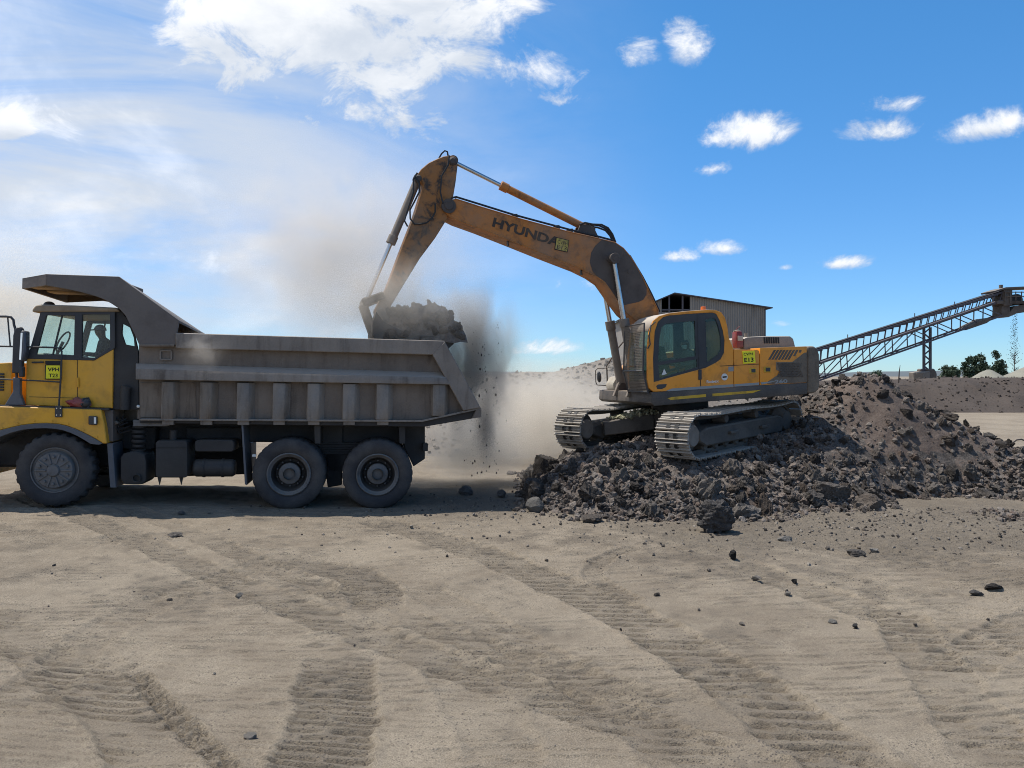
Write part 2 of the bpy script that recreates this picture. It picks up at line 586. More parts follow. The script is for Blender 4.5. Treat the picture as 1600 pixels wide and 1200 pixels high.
M_skin = flat('skin', (0.10, 0.055, 0.035), 0.55)
M_cap = flat('grey cap', (0.13, 0.14, 0.16), 0.9, spec=0.1)
M_mask = flat('pale blue face mask', (0.42, 0.52, 0.58), 0.9, spec=0.1)
M_hair = flat('black hair', (0.012, 0.011, 0.011), 0.8)
M_seat = flat('seat fabric', (0.03, 0.032, 0.036), 0.9, spec=0.1)
M_glass = glass('truck window glass', (0.90, 0.97, 0.945), dirt=0.04)
M_glass2 = glass('excavator window glass', (0.74, 0.86, 0.81), dirt=0.02)

# ------------------------------------------------------------------ ground


class VN:
    """tileable value noise on a grid, vectorised"""

    def __init__(s, seed, n=256):
        s.n = n
        s.g = np.random.default_rng(seed).random((n, n))

    def __call__(s, x, y):
        xi, yi = np.floor(x).astype(int), np.floor(y).astype(int)
        fx, fy = x - xi, y - yi
        fx = fx * fx * (3 - 2 * fx)
        fy = fy * fy * (3 - 2 * fy)
        n = s.n
        a, b = s.g[xi % n, yi % n], s.g[(xi + 1) % n, yi % n]
        c, d = s.g[xi % n, (yi + 1) % n], s.g[(xi + 1) % n, (yi + 1) % n]
        return (a * (1 - fx) + b * fx) * (1 - fy) + (c * (1 - fx) + d * fx) * fy


_vn = [VN(k) for k in range(6)]


def fbm(x, y, sc, oct=4, gain=0.5, k=0):
    r, a, t = 0, 1.0, 0
    for i in range(oct):
        r = r + a * _vn[(k + i) % 6](x * sc + 17.3 * i + 40 * k, y * sc + 9.1 * i)
        t += a
        a *= gain
        sc *= 2.03
    return r / t


def sm(x, a, b):
    t = np.clip((x - a) / (b - a), 0, 1)
    return t * t * (3 - 2 * t)


def gbase(x, y):
    """the yard falls a little from the front of the truck to its rear wheels"""
    return -0.20 * sm(np.asarray(x, float), -8.9, -2.2)


def gp(px, py):
    Y = 2.5 * F / (py - HZ)
    return ((px - 800) / F * Y, Y)


# tyre tracks: centre line in photo pixels on the ground, half width m, lug depth m, lug pitch m, darkening, erosion
TRACKS = [
    ([(30, 782), (160, 826), (300, 876), (450, 933), (600, 985), (800, 1052), (1050, 1135), (1330, 1230)], 0.27, 0.022, 0.13, 0.48, 0.30),
    ([(190, 795), (330, 842), (470, 895), (640, 955), (820, 1015), (1000, 1070), (1200, 1130), (1450, 1215)], 0.24, 0.020, 0.12, 0.36, 0.34),
    ([(560, 800), (680, 832), (800, 872), (930, 925), (1050, 985), (1150, 1050), (1250, 1118), (1390, 1215), (1520, 1300)], 0.36, 0.036, 0.16, 0.48, 0.26),
    ([(470, 1330), (497, 1190), (518, 1100), (535, 1005)], 0.34, 0.034, 0.10, 0.70, 0.22),
    ([(560, 1010), (590, 965), (550, 930), (480, 895)], 0.24, 0.016, 0.10, 0.40, 0.40),
    ([(195, 1020), (262, 1090), (318, 1145), (385, 1210), (440, 1270)], 0.085, 0.040, 0.085, 0.40, 0.10),
    ([(420, 858), (500, 876), (560, 890), (590, 925), (570, 950)], 0.34, 0.026, 0.10, 0.70, 0.34),
    ([(1010, 842), (955, 858), (925, 885), (960, 910), (1010, 935)], 0.15, 0.028, 0.11, 0.45, 0.25),
    ([(1390, 930), (1440, 1000), (1500, 1080), (1580, 1180)], 0.30, 0.026, 0.15, 0.30, 0.36),
    ([(1700, 930), (1560, 985), (1480, 1040)], 0.28, 0.022, 0.15, 0.28, 0.36),
    ([(-80, 950), (60, 1010), (170, 1085), (270, 1190)], 0.28, 0.018, 0.12, 0.28, 0.42),
    ([(-60, 828), (80, 850), (200, 845), (330, 830)], 0.3, 0.016, 0.11, 0.35, 0.42),
    ([(0, 1120), (90, 1030), (190, 960), (330, 900), (470, 850)], 0.26, 0.016, 0.13, 0.22, 0.42),
    ([(640, 900), (760, 960), (960, 1080), (1090, 1180), (1170, 1260)], 0.27, 0.016, 0.14, 0.25, 0.45),
    ([(100, 990), (190, 1090), (270, 1200)], 0.3, 0.014, 0.12, 0.2, 0.45),
    ([(690, 1000), (760, 1090), (800, 1200)], 0.3, 0.014, 0.12, 0.2, 0.45),
    ([(1000, 820), (1180, 880), (1380, 950), (1640, 1040)], 0.34, 0.016, 0.15, 0.35, 0.42),
    ([(1200, 830), (1400, 860), (1650, 900)], 0.4, 0.014, 0.15, 0.4, 0.4),
]


def ground_field(x, y):
    z = gbase(x, y)
    dark = np.zeros_like(x)
    near = sm(y, 22, 14)
    z = z + near * ((fbm(x, y, 0.35, 3, 0.5, 0) - 0.5) * 0.035 + (fbm(x, y, 1.6, 3, 0.5, 1) - 0.5) * 0.010)
    # many worn passes: short scalloped steps of old lug prints lying across the yard, broken and overlapping
    for kk, (ang, pitch, amp, lo_, hi_) in enumerate(((0.06, 0.105, 0.022, 0.40, 0.56), (-0.10, 0.080, 0.017, 0.44, 0.58), (0.22, 0.14, 0.020, 0.46, 0.60))):
        ca, sa_ = math.cos(ang), math.sin(ang)
        u_, w_ = x * ca + y * sa_ + 13 * kk, -x * sa_ + y * ca
        ph = (w_ + 0.20 * fbm(u_, w_, 0.9, 3, 0.5, kk)) / pitch + 3.1 * kk
        row = np.floor(ph)
        fr = ph - row
        prof = np.where(fr < 0.14, fr / 0.14, 1 - (fr - 0.14) / 0.86)          # short step towards the camera side, long back slope
        brk = sm(_vn[kk](u_ * 2.6 + row * 7.3, row * 3.1 + 0.5), 0.35, 0.62)
        msk = sm(fbm(u_ * 0.6, w_, 0.75, 4, 0.55, 3 + kk), lo_, hi_)
        z = z + near * amp * prof * brk * msk
    z = z + near * (fbm(x, y, 11.0, 3, 0.65, 2) - 0.5) * 0.014
    er = fbm(x, y, 1.3, 4, 0.6, 4)
    for pts, hw, dep, pitch, dk, ero in TRACKS:
        g = [gp(a, b) for a, b in pts]
        # smooth the line
        q = []
        for i in range(len(g) - 1):
            p0, p1, p2, p3 = g[max(0, i - 1)], g[i], g[i + 1], g[min(len(g) - 1, i + 2)]
            for t in np.linspace(0, 1, 6, endpoint=False):
                q.append(tuple(0.5 * (2 * p1[k] + (p2[k] - p0[k]) * t + (2 * p0[k] - 5 * p1[k] + 4 * p2[k] - p3[k]) * t * t + (3 * p1[k] - p0[k] - 3 * p2[k] + p3[k]) * t ** 3) for k in (0, 1)))
        q.append(g[-1])
        best = np.full(x.shape, 9e9)
        sa = np.zeros_like(x)
        ta = np.zeros_like(x)
        acc = 0.0
        lo = np.min(np.array(q), 0) - 1.0
        hi = np.max(np.array(q), 0) + 1.0
        sel = (x > lo[0]) & (x < hi[0]) & (y > lo[1]) & (y < hi[1])
        xs, ys = x[sel], y[sel]
        b_, s_, t_ = best[sel], sa[sel], ta[sel]
        for (ax, ay), (bx, by) in zip(q[:-1], q[1:]):
            L = math.hypot(bx - ax, by - ay)
            if L < 1e-5:
                continue
            ux, uy = (bx - ax) / L, (by - ay) / L
            t = np.clip((xs - ax) * ux + (ys - ay) * uy, 0, L)
            dx, dy = xs - ax - t * ux, ys - ay - t * uy
            d = dx * dx + dy * dy
            m = d < b_
            b_[m] = d[m]
            s_[m] = (dx * -uy + dy * ux)[m]
            t_[m] = (acc + t)[m]
            acc += L
        dist = np.sqrt(b_)
        s = s_ / hw
        endf = sm(t_, 0.0, 0.5) * sm(acc - t_, 0.0, 0.5)
        edge = dist + (fbm(xs, ys, 4, 4, 0.6, 5) - 0.5) * 0.16 * min(1.0, hw / 0.25)
        ins = sm(edge, hw, hw * 0.86) * endf
        rim = np.exp(-((edge - hw * 1.04) / (0.022)) ** 2) * endf
        ph = (ys + 0.10 * xs if hw > 0.1 else t_) + 0.03 * fbm(xs, ys, 3, 2, 0.5, 1)
        lug = sm(np.sin(2 * np.pi * ph / pitch), -0.10, 0.22)
        cell = _vn[2](s_ * 9.0 + 5, np.floor(ph / pitch) * 1.7)
        lug = lug * sm(cell, 0.18, 0.42)
        gap = 1 - np.exp(-(s / 0.09) ** 2) * 0.7
        keep = sm(er[sel], ero - 0.08, ero + 0.18)
        dz = -(0.008 + dep * 0.2) * ins - ins * keep * dep * 1.9 * lug * gap + rim * (0.008 + dep * 0.25)
        z[sel] = z[sel] + dz * near[sel]
        dark[sel] = np.maximum(dark[sel], ins * dk * (0.6 + 0.4 * keep))
    # gravelly spill before the heap; dark dirt plus painted shadow at the truck's tail
    spill = sm(0.55 * fbm(x, y, 0.9, 5, 0.6, 2) + 0.45 * fbm(x, y, 4.0, 3, 0.6, 1) + 0.46 * sm(y, 8.6, 13.4) * sm(x, -0.5, 4.0) - 0.10 * sm(y, 9, 6), 0.50, 0.80)
    tail = np.exp(-(((x + 0.8) / 2.6) ** 2 + ((y - 15.6) / 1.9) ** 2))
    dark = np.clip(np.maximum(dark, np.maximum(spill * 0.85 * near, tail * 0.95)), 0, 1)
    z = z + near * spill * (fbm(x, y, 9, 3, 0.65, 3) - 0.45) * 0.05
    return z, dark


def lines(lo, hi, step, far, grow=1.16):
    a = list(np.arange(lo, hi + 1e-6, step))
    s, v = step, a[-1]
    while v < far:
        s *= grow
        v += s
        a.append(v)
    s, v = step, a[0]
    pre = []
    while v > -far * (1 if lo < 0 else 0.02):
        s *= grow
        v -= s
        pre.append(v)
    return np.array(pre[::-1] + a)


def grid_mesh(name, xs, ys, fz, attrs=None, cut=None):
    X, Y = np.meshgrid(xs, ys, indexing='ij')
    r = fz(X, Y)
    Z, extra = (r if isinstance(r, tuple) else (r, None))
    nx, ny = X.shape
    co = np.stack([X, Y, Z], -1).reshape(-1, 3)
    idx = np.arange(nx * ny).reshape(nx, ny)
    q = np.stack([idx[:-1, :-1], idx[1:, :-1], idx[1:, 1:], idx[:-1, 1:]], -1).reshape(-1, 4)
    if cut is not None:
        keep = cut(X, Y, Z)
        k = keep[:-1, :-1] | keep[1:, :-1] | keep[1:, 1:] | keep[:-1, 1:]
        q = q[k.reshape(-1)]
    me = bpy.data.meshes.new(name)
    me.vertices.add(len(co))
    me.vertices.foreach_set('co', co.astype(np.float32).reshape(-1))
    me.loops.add(q.size)
    me.loops.foreach_set('vertex_index', q.astype(np.int32).reshape(-1))
    me.polygons.add(len(q))
    me.polygons.foreach_set('loop_start', np.arange(0, q.size, 4, dtype=np.int32))
    if extra is not None:
        at_ = me.attributes.new('dark', 'FLOAT', 'POINT')
        at_.data.foreach_set('value', extra.astype(np.float32).reshape(-1))
    me.update(calc_edges=True)
    if cut is not None:
        bm = bmesh.new()
        bm.from_mesh(me)
        bmesh.ops.delete(bm, geom=[v for v in bm.verts if not v.link_faces], context='VERTS')
        bm.to_mesh(me)
        bm.free()
    me.shade_smooth()
    return me


def earth_mat():
    m, nt, b = principled('dusty yard earth')
    L = nt.links.new
    tc = N(nt, 'ShaderNodeTexCoord')
    at_ = N(nt, 'ShaderNodeAttribute', attribute_name='dark')

    def nz(sc, det=6, rough=0.6, dist=0.0):
        n = N(nt, 'ShaderNodeTexNoise', i_Scale=sc, i_Detail=det, i_Roughness=rough, i_Distortion=dist)
        L(tc.outputs['Object'], n.inputs['Vector'])
        return n.outputs[0]
    big, mid, fine, grit = nz(0.35, 5, 0.55, 0.4), nz(2.3, 7, 0.62, 0.3), nz(22, 6, 0.7), nz(95, 3, 0.7)
    c1 = N(nt, 'ShaderNodeMixRGB')
    c1.inputs[1].default_value = (0.196, 0.161, 0.121, 1)
    c1.inputs[2].default_value = (0.276, 0.231, 0.174, 1)
    L(sstep(nt, mth(nt, 'ADD', mth(nt, 'MULTIPLY', big, 0.5), mth(nt, 'MULTIPLY', mid, 0.5)), 0.36, 0.62), c1.inputs[0])
    c2 = N(nt, 'ShaderNodeMixRGB')
    c2.inputs[2].default_value = (0.112, 0.096, 0.077, 1)
    spk = mth(nt, 'ADD', mth(nt, 'MULTIPLY', fine, 0.55), mth(nt, 'MULTIPLY', grit, 0.45))
    dk = mth(nt, 'MULTIPLY', at_.outputs['Fac'], mth(nt, 'ADD', 0.42, mth(nt, 'MULTIPLY', sstep(nt, spk, 0.40, 0.60), 0.55)), clamp=True)
    L(dk, c2.inputs[0])
    L(c1.outputs[0], c2.inputs[1])
    c3 = N(nt, 'ShaderNodeMixRGB', blend_type='MULTIPLY', i_Fac=1.0)
    L(c2.outputs[0], c3.inputs[1])
    sp = mth(nt, 'ADD', 0.42, mth(nt, 'ADD', mth(nt, 'MULTIPLY', fine, 0.50), mth(nt, 'MULTIPLY', sstep(nt, grit, 0.28, 0.72), 0.66)))
    L(sp, c3.inputs[2])
    # dark grit specks
    vo = N(nt, 'ShaderNodeTexVoronoi', i_Scale=34.0)
    L(tc.outputs['Object'], vo.inputs['Vector'])
    c4 = N(nt, 'ShaderNodeMixRGB')
    c4.inputs[2].default_value = (0.07, 0.062, 0.056, 1)
    L(mth(nt, 'MULTIPLY', sstep(nt, vo.outputs['Distance'], 0.34, 0.18), mth(nt, 'MULTIPLY', sstep(nt, mth(nt, 'ADD', mid, mth(nt, 'MULTIPLY', at_.outputs['Fac'], 0.3)), 0.46, 0.66), 0.8)), c4.inputs[0])
    L(c3.outputs[0], c4.inputs[1])
    L(c4.outputs[0], b.inputs['Base Color'])
    b.inputs['Roughness'].default_value = 0.95
    b.inputs['Specular IOR Level'].default_value = 0.12
    bp = N(nt, 'ShaderNodeBump', i_Strength=1.0, i_Distance=0.03)
    hh = mth(nt, 'ADD', mth(nt, 'MULTIPLY', fine, 0.50), mth(nt, 'ADD', mth(nt, 'MULTIPLY', grit, 0.45), mth(nt, 'MULTIPLY', mid, 0.3)))
    L(hh, bp.inputs['Height'])
    L(bp.outputs[0], b.inputs['Normal'])
    return m


M_earth = earth_mat()
gx = lines(-11.0, 11.5, 0.038, 6000, 1.2)
gy = np.concatenate([np.array([-400, -100, -30, -10, -3, 0, 1.5, 2.5, 3.2]), np.arange(3.6, 7.0, 0.0125), np.arange(7.0, 10.0, 0.015), np.arange(10.0, 14.5, 0.024), np.arange(14.5, 16.5, 0.04)])
s_, v_ = 0.05, gy[-1]
ext = []
while v_ < 7000:
    s_ *= 1.16
    v_ += s_
    ext.append(v_)
gy = np.concatenate([gy, ext])
gme = grid_mesh('ground', gx, gy, ground_field)
gme.materials.append(M_earth)
tag(link('ground', gme), kind='structure')

# ------------------------------------------------------------------ heaps of rubble


def rbf(ctrl, lam=0.02):
    P = np.array(ctrl, float)
    n = len(P)

    def U(r2):
        return np.where(r2 > 1e-9, r2 * np.log(np.maximum(r2, 1e-9)), 0)
    D = ((P[:, None, :2] - P[None, :, :2]) ** 2).sum(-1)
    A = np.zeros((n + 3, n + 3))
    A[:n, :n] = U(D) + lam * np.eye(n)
    A[:n, n] = 1
    A[:n, n + 1:] = P[:, :2]
    A[n, :n] = 1
    A[n + 1:, :n] = P[:, :2].T
    w = np.linalg.solve(A, np.concatenate([P[:, 2], np.zeros(3)]))

    def f(x, y):
        x, y = np.asarray(x, float), np.asarray(y, float)
        r = w[n] + w[n + 1] * x + w[n + 2] * y
        for i in range(n):
            r = r + w[i] * U((x - P[i, 0]) ** 2 + (y - P[i, 1]) ** 2)
        return r
    return f


def c3(px, py, Y):
    v = at(px, py, Y)
    return (v.x, v.y, v.z)


G = -0.22
heap_ctrl = [c3(1045, 722, 15.5), c3(1135, 696, 17.0), c3(1205, 677, 18.2), c3(1243, 655, 19.1), c3(895, 714, 17.3), c3(955, 694, 17.0), c3(1010, 690, 16.9), (3.0, 18.9, 0.78), (4.7, 20.5, 0.85),
             (0.42, 14.75, G), (1.18, 14.2, G), (2.31, 13.95, G), (3.76, 14.05, G), (5.5, 14.7, G), (8.2, 16.2, G), (9.7, 16.5, G), (10.8, 16.0, G),
             (12.5, 16.0, G), (15, 16.3, G), (0.40, 16.0, G), (0.40, 18.0, G), (0.6, 20.2, G),
             c3(940, 760, 14.8), c3(1150, 742, 15.2), c3(1250, 742, 15.7), c3(1300, 690, 16.9), c3(1290, 640, 18.2), c3(1350, 589, 18.7),
             c3(1300, 603, 19.2), c3(1240, 622, 19.6), c3(1190, 628, 20.2), c3(1420, 618, 18.6), c3(1500, 662, 18.1), c3(1600, 708, 17.6), c3(1400, 700, 17.1), c3(1500, 724, 17.1),
             c3(1350, 660, 17.7), c3(850, 765, 15.3), c3(870, 735, 16.3),
             (8.3, 21.5, 0.9), (8.5, 24.0, G), (5.0, 24.0, G), (2, 22.6, G), (12.2, 20.8, G), (14, 19.2, G), (14, 17.8, 0.25), (16, 18, G),
             (-1.5, 15, G - 0.1), (-1.8, 18, G - 0.1), (1, 13, G - 0.1), (5, 13, G - 0.1), (9, 14.8, G - 0.1), (13, 14.5, G - 0.1), (17, 16, G - 0.1), (0, 23.5, G - .1), (5, 26, G - .1), (10, 26, G - .1), (14, 22, G - .1)]
_hf = rbf(heap_ctrl)


def heap_smooth(x, y):
    return np.minimum(_hf(x, y), 2.75)


def heap_z(x, y):
    z = heap_smooth(x, y)
    h = np.clip(z + 0.2, 0, 1)
    return z + sm(h, 0.0, 0.5) * (1 - 0.5 * sm(np.asarray(x, float), 6.6, 8.2)) * ((fbm(x, y, 0.9, 4, 0.55, 1) - 0.5) * 0.42 + (fbm(x, y, 5.0, 4, 0.65, 2) - 0.5) * 0.24) + (fbm(x, y, 2.5, 3, 0.5, 3) - 0.5) * 0.06 - 0.03


def rock_mat(name, lo, hi, warm, use_attr, var=1.0):
    m, nt, b = principled(name)
    L = nt.links.new
    tc = N(nt, 'ShaderNodeTexCoord')
    if use_attr:
        rn = N(nt, 'ShaderNodeAttribute', attribute_name='dark').outputs['Fac']
        vec = tc.outputs['Object']
        s = 1.0
    else:
        oi = N(nt, 'ShaderNodeObjectInfo')
        rn = oi.outputs['Random']
        vec = tc.outputs['Object']
        s = 0.5
    n1 = N(nt, 'ShaderNodeTexNoise', i_Scale=9.0 * s, i_Detail=9.0, i_Roughness=0.72)
    n2 = N(nt, 'ShaderNodeTexNoise', i_Scale=38.0 * s, i_Detail=5.0, i_Roughness=0.7)
    L(vec, n1.inputs['Vector'])
    L(vec, n2.inputs['Vector'])
    mx = N(nt, 'ShaderNodeMixRGB')
    mx.inputs[1].default_value = (*lo, 1)
    mx.inputs[2].default_value = (*hi, 1)
    f = mth(nt, 'ADD', mth(nt, 'MULTIPLY', n1.outputs[0], 0.62), mth(nt, 'ADD', mth(nt, 'MULTIPLY', n2.outputs[0], 0.34), mth(nt, 'MULTIPLY', mth(nt, 'SUBTRACT', rn, 0.5), 0.34 * var)))
    L(sstep(nt, f, 0.30, 0.74), mx.inputs[0])
    w = N(nt, 'ShaderNodeMixRGB')
    w.inputs[2].default_value = (*warm, 1)
    L(mx.outputs[0], w.inputs[1])
    L(mth(nt, 'MULTIPLY', sstep(nt, mth(nt, 'FRACT', mth(nt, 'MULTIPLY', rn, 7.13)), 0.45, 1.0), 0.55), w.inputs[0])
    # pale dust lying on whatever faces up
    geo = N(nt, 'ShaderNodeNewGeometry')
    sz = N(nt, 'ShaderNodeSeparateXYZ')
    L(geo.outputs['Normal'], sz.inputs[0])
    du = N(nt, 'ShaderNodeMixRGB')
    du.inputs[2].default_value = (hi[0] * 1.25, hi[1] * 1.22, hi[2] * 1.18, 1)
    L(w.outputs[0], du.inputs[1])
    L(mth(nt, 'MULTIPLY', sstep(nt, sz.outputs[2], 0.35, 0.95), mth(nt, 'MULTIPLY', sstep(nt, n2.outputs[0], 0.35, 0.65), 0.28)), du.inputs[0])
    L(du.outputs[0], b.inputs['Base Color'])
    b.inputs['Roughness'].default_value = 0.9
    b.inputs['Specular IOR Level'].default_value = 0.2
    bp = N(nt, 'ShaderNodeBump', i_Strength=0.9, i_Distance=0.035 if use_attr else 0.16)
    L(mth(nt, 'ADD', n1.outputs[0], mth(nt, 'MULTIPLY', n2.outputs[0], 0.45)), bp.inputs['Height'])
    L(bp.outputs[0], b.inputs['Normal'])
    return m


M_rock = rock_mat('broken dark rock', (0.036, 0.031, 0.028), (0.240, 0.212, 0.186), (0.135, 0.102, 0.078), False)
M_rockm = rock_mat('dark rubble', (0.033, 0.028, 0.025), (0.215, 0.186, 0.161), (0.138, 0.096, 0.074), True)
M_rockp = rock_mat('pale chip stone', (0.20, 0.185, 0.165), (0.42, 0.39, 0.35), (0.30, 0.25, 0.2), False)
M_blackrock = rock_mat('black slag rock', (0.026, 0.024, 0.024), (0.21, 0.195, 0.185), (0.10, 0.085, 0.078), False)


def heap_full(x, y):
    z = heap_z(x, y)
    brown = sm(x, 5.8, 8.2) * sm(z, 0.1, 0.8)
    return z, fbm(x, y, 6, 3, 0.6, 4) * (1 - brown) * 0.9 + brown * (0.255 + 0.02 * fbm(x, y, 3, 2, 0.5, 1))


hx = np.arange(-1.6, 16.2, 0.055)
hy = np.concatenate([np.arange(13.3, 19.5, 0.055), np.arange(19.5, 25.5, 0.12)])
hme = grid_mesh('rubble_heap', hx, hy, heap_full, cut=lambda X, Y, Z: Z > gbase(X, Y) - 0.10)
hme.materials.append(M_rockm)
heap = link('rubble_heap', hme)
tag(heap, 'long heap of broken dark rock that the excavator stands on', 'rubble heap')


def ico(sub):
    bm = bmesh.new()
    bmesh.ops.create_icosphere(bm, subdivisions=sub, radius=1.0)
    v = np.array([x.co[:] for x in bm.verts])
    f = np.array([[x.index for x in p.verts] for p in bm.faces])
    bm.free()
    return v, f


ICO = {k: ico(k) for k in (1, 2, 3, 4, 5)}


def rock_shape(sub, seed, cuts=9, rough=0.16, squash=None):
    r = np.random.default_rng(seed)
    v, f = ICO[sub]
    v = v.copy()
    for _ in range(cuts):
        n = r.normal(size=3)
        n /= np.linalg.norm(n)
        d = r.uniform(0.50, 0.86)
        k = v @ n - d
        v = v - np.where(k > 0, k, 0)[:, None] * n[None] * 0.94
    o = r.uniform(0, 90, 3)
    s = 2.1
    w = np.zeros(len(v))
    a = 1.0
    for i in range(4):
        w += a * (_vn[i](v[:, 0] * s + o[0], v[:, 1] * s + o[1] + 3.7 * v[:, 2] * s) + _vn[(i + 1) % 6](v[:, 2] * s + o[2], v[:, 0] * s * 1.3 + o[0]) - 1)
        a *= 0.6
        s *= 2.2
    v = v * (1 + rough * w)[:, None]
    q = squash if squash is not None else (1, r.uniform(0.7, 1.0), r.uniform(0.55, 0.85))
    v = v * np.array(q)
    return v, f


def mesh_np(name, v, f, mat, smooth=45):
    me = bpy.data.meshes.new(name)
    me.from_pydata(v.tolist(), [], f.tolist())
    me.materials.append(mat)
    if smooth:
        me.shade_smooth()
        me.set_sharp_from_angle(angle=R(smooth))
    return me


ROCKS = [mesh_np('rock', *rock_shape(4, 100 + i, 8 + i % 4, 0.24 + 0.03 * (i % 5)), M_rock, 30) for i in range(16)]


def rotm(r):
    q = r.normal(size=4)
    q /= np.linalg.norm(q)
    a, b, c, d = q
    return np.array([[a * a + b * b - c * c - d * d, 2 * (b * c - a * d), 2 * (b * d + a * c)], [2 * (b * c + a * d), a * a - b * b + c * c - d * d, 2 * (c * d - a * b)], [2 * (b * d - a * c), 2 * (c * d + a * b), a * a - b * b - c * c + d * d]])


# the undercarriage's own axes are needed to keep rock out of the tracks
U = Fr((3.22, 15.5, 0.68), 43.0, 2.6)


def in_tracks(x, y, pad=0.0):
    dx, dy = x - U.o.x, y - U.o.y
    lx = dx * U.ex.x + dy * U.ex.y
    ly = dx * U.ey.x + dy * U.ey.y
    return (-0.25 - pad < lx < 4.45 + pad) and (-0.5 - pad < ly < 3.35 + pad)


def scatter_heap():
    r = np.random.default_rng(5)
    n = 9000
    X, Y = r.uniform(-0.4, 12.2, n), r.uniform(13.8, 20.3, n)
    HS, Z = heap_smooth(X, Y), heap_z(X, Y)
    big = []
    for x, y, hs, z in zip(X, Y, HS, Z):
        if len(big) >= 300:
            break
        if hs < -0.26:
            continue
        toe = math.exp(-((hs + 0.02) / 0.38) ** 2)
        keep = 0.22 + 0.78 * toe
        if y > 18.6:
            keep *= 0.5
        if r.random() > keep:
            continue
        s = 0.07 + 0.08 * r.random() + (0.30 * r.random() ** 3.0) * (0.3 + toe)
        if in_tracks(x, y, 0.02) and hs + s > 0.55:
            continue
        if any((x - a) ** 2 + (y - b) ** 2 < (0.66 * (s + c)) ** 2 for a, b, c in big):
            continue
        big.append((x, y, s))
        o = bpy.data.objects.new('rock', ROCKS[r.integers(len(ROCKS))])
        COL.objects.link(o)
        o.parent = heap
        o.location = (x, y, z + s * r.uniform(0.0, 0.35))
        o.rotation_euler = tuple(r.uniform(0, 6.28, 3))
        o.scale = (s, s * r.uniform(0.75, 1.2), s * r.uniform(0.7, 1.1))
    # everything smaller: real lumps, too many to count
    n = 52000
    X, Y = r.uniform(-0.9, 12.5, n), 13.7 + 7.0 * r.random(n) ** 1.25
    HS, Z = heap_smooth(X, Y), heap_z(X, Y)
    Z = np.maximum(Z, gbase(X, Y))
    cl = fbm(X, Y, 1.1, 3, 0.55, 5)
    V, Fc, T = [], [], []
    base = cnt = 0
    shapes = [rock_shape(1, 300 + i, 6, 0.25) for i in range(12)] + [rock_shape(2, 330 + i, 9, 0.28) for i in range(12)] + [rock_shape(3, 360 + i, 9, 0.30) for i in range(12)]
    for x, y, hs, z, c in zip(X, Y, HS, Z, cl):
        if cnt >= 19000:
            break
        if hs < -0.33 or (hs < -0.22 and r.random() > 0.30):
            continue
        # the right flank is mostly fine brown earth, lumps gather in drifts
        fines = sm(np.array(x), 6.2, 7.6) * sm(np.array(hs), 0.25, 0.8)
        if r.random() > (1.0 - 0.68 * fines) * (0.25 + 1.5 * max(0, c - 0.25)):
            continue
        s = 0.016 + 0.080 * r.random() ** 3.0 * (0.6 + 0.9 * c)
        if in_tracks(x, y, 0.0) and r.random() < 0.8:
            continue
        cnt += 1
        v, f = shapes[r.integers(12) + (24 if s > 0.068 else 12 if s > 0.034 else 0)]
        V.append((v * s) @ rotm(r).T + np.array([x, y, z + s * r.uniform(-0.3, 0.45)]))
        Fc.append(f + base)
        T.append(np.full(len(v), r.random()))
        base += len(v)
    me = mesh_np('rubble', np.concatenate(V), np.concatenate(Fc), M_rockm, 25)
    a = me.attributes.new('dark', 'FLOAT', 'POINT')
    a.data.foreach_set('value', np.concatenate(T).astype(np.float32))
    tag(link('rubble', me, heap), kind='stuff')


scatter_heap()


def single_rock(name, px, py, wpx, sub, seed, mat, label, cat='rock', squash=(1, .85, .75), group=None, rough=0.2, rotz=0.0, cuts=10):
    X, Y = gp(px, py)
    g = float(gbase(X, Y))
    Y = (H - g) * F / (py - HZ)
    X = (px - 800) / F * Y
    v, f = rock_shape(sub + 1, seed, cuts, rough, squash)
    s = wpx / F * Y / 2
    v = v * s
    v[:, 2] -= v[:, 2].min()
    me = mesh_np(name, v / s, f, mat, 40)
    o = link(name, me)
    gz = float(ground_field(np.array([X]), np.array([Y + s * 0.6]))[0][0])
    o.location = (X, Y + s * 0.6, gz - 0.16 * s)
    o.scale = (s, s, s)
    o.rotation_euler = (0, 0, rotz)
    tag(o, label, cat, group)
    return o


single_rock('boulder', 1121, 836, 58, 4, 46, M_blackrock, 'big rough black boulder lying on the sand before the heap', 'boulder', (1, .9, .95), rough=0.22, cuts=6)
single_rock('boulder', 836, 803, 29, 3, 22, M_rockp, 'smooth grey angular boulder at the toe of the heap nearest the truck', 'boulder', (1, .8, .95), rough=0.05, cuts=14)
single_rock('rock', 1231, 847, 27, 3, 23, M_rockp, 'flat pale slab of rock beside the black boulder', 'rock', (1, .7, .5), rough=0.08, cuts=12)
single_rock('rock', 925, 818, 34, 3, 24, M_rock, 'rough grey rock rolled just off the foot of the heap', 'rock', (1, .9, .6))
single_rock('boulder', 729, 775, 25, 3, 25, M_blackrock, 'dark boulder on the ground below the tail of the truck bed', 'boulder', (1, .9, .85))
single_rock('boulder', 785, 778, 17, 3, 26, M_blackrock, 'smaller dark boulder between the truck tail and the heap', 'boulder', (1, .9, .85))
single_rock('rock', 1147, 876, 17, 3, 27, M_blackrock, 'dark upright lump of rock below the black boulder', 'rock', (.85, .8, 1.0))
single_rock('rock', 1340, 872, 36, 3, 28, M_rock, 'low brown crumbled rock on the sand before the heap', 'rock', (1, .7, .4))
single_rock('rock', 1367, 862, 16, 3, 29, M_rockp, 'small pale stone behind the crumbled brown rock', 'rock', (1, .7, .5))
single_rock('rock', 1530, 935, 20, 3, 30, M_blackrock, 'dark wedge of rock, larger of the pair at the right edge', 'rock', (1, .8, .6))
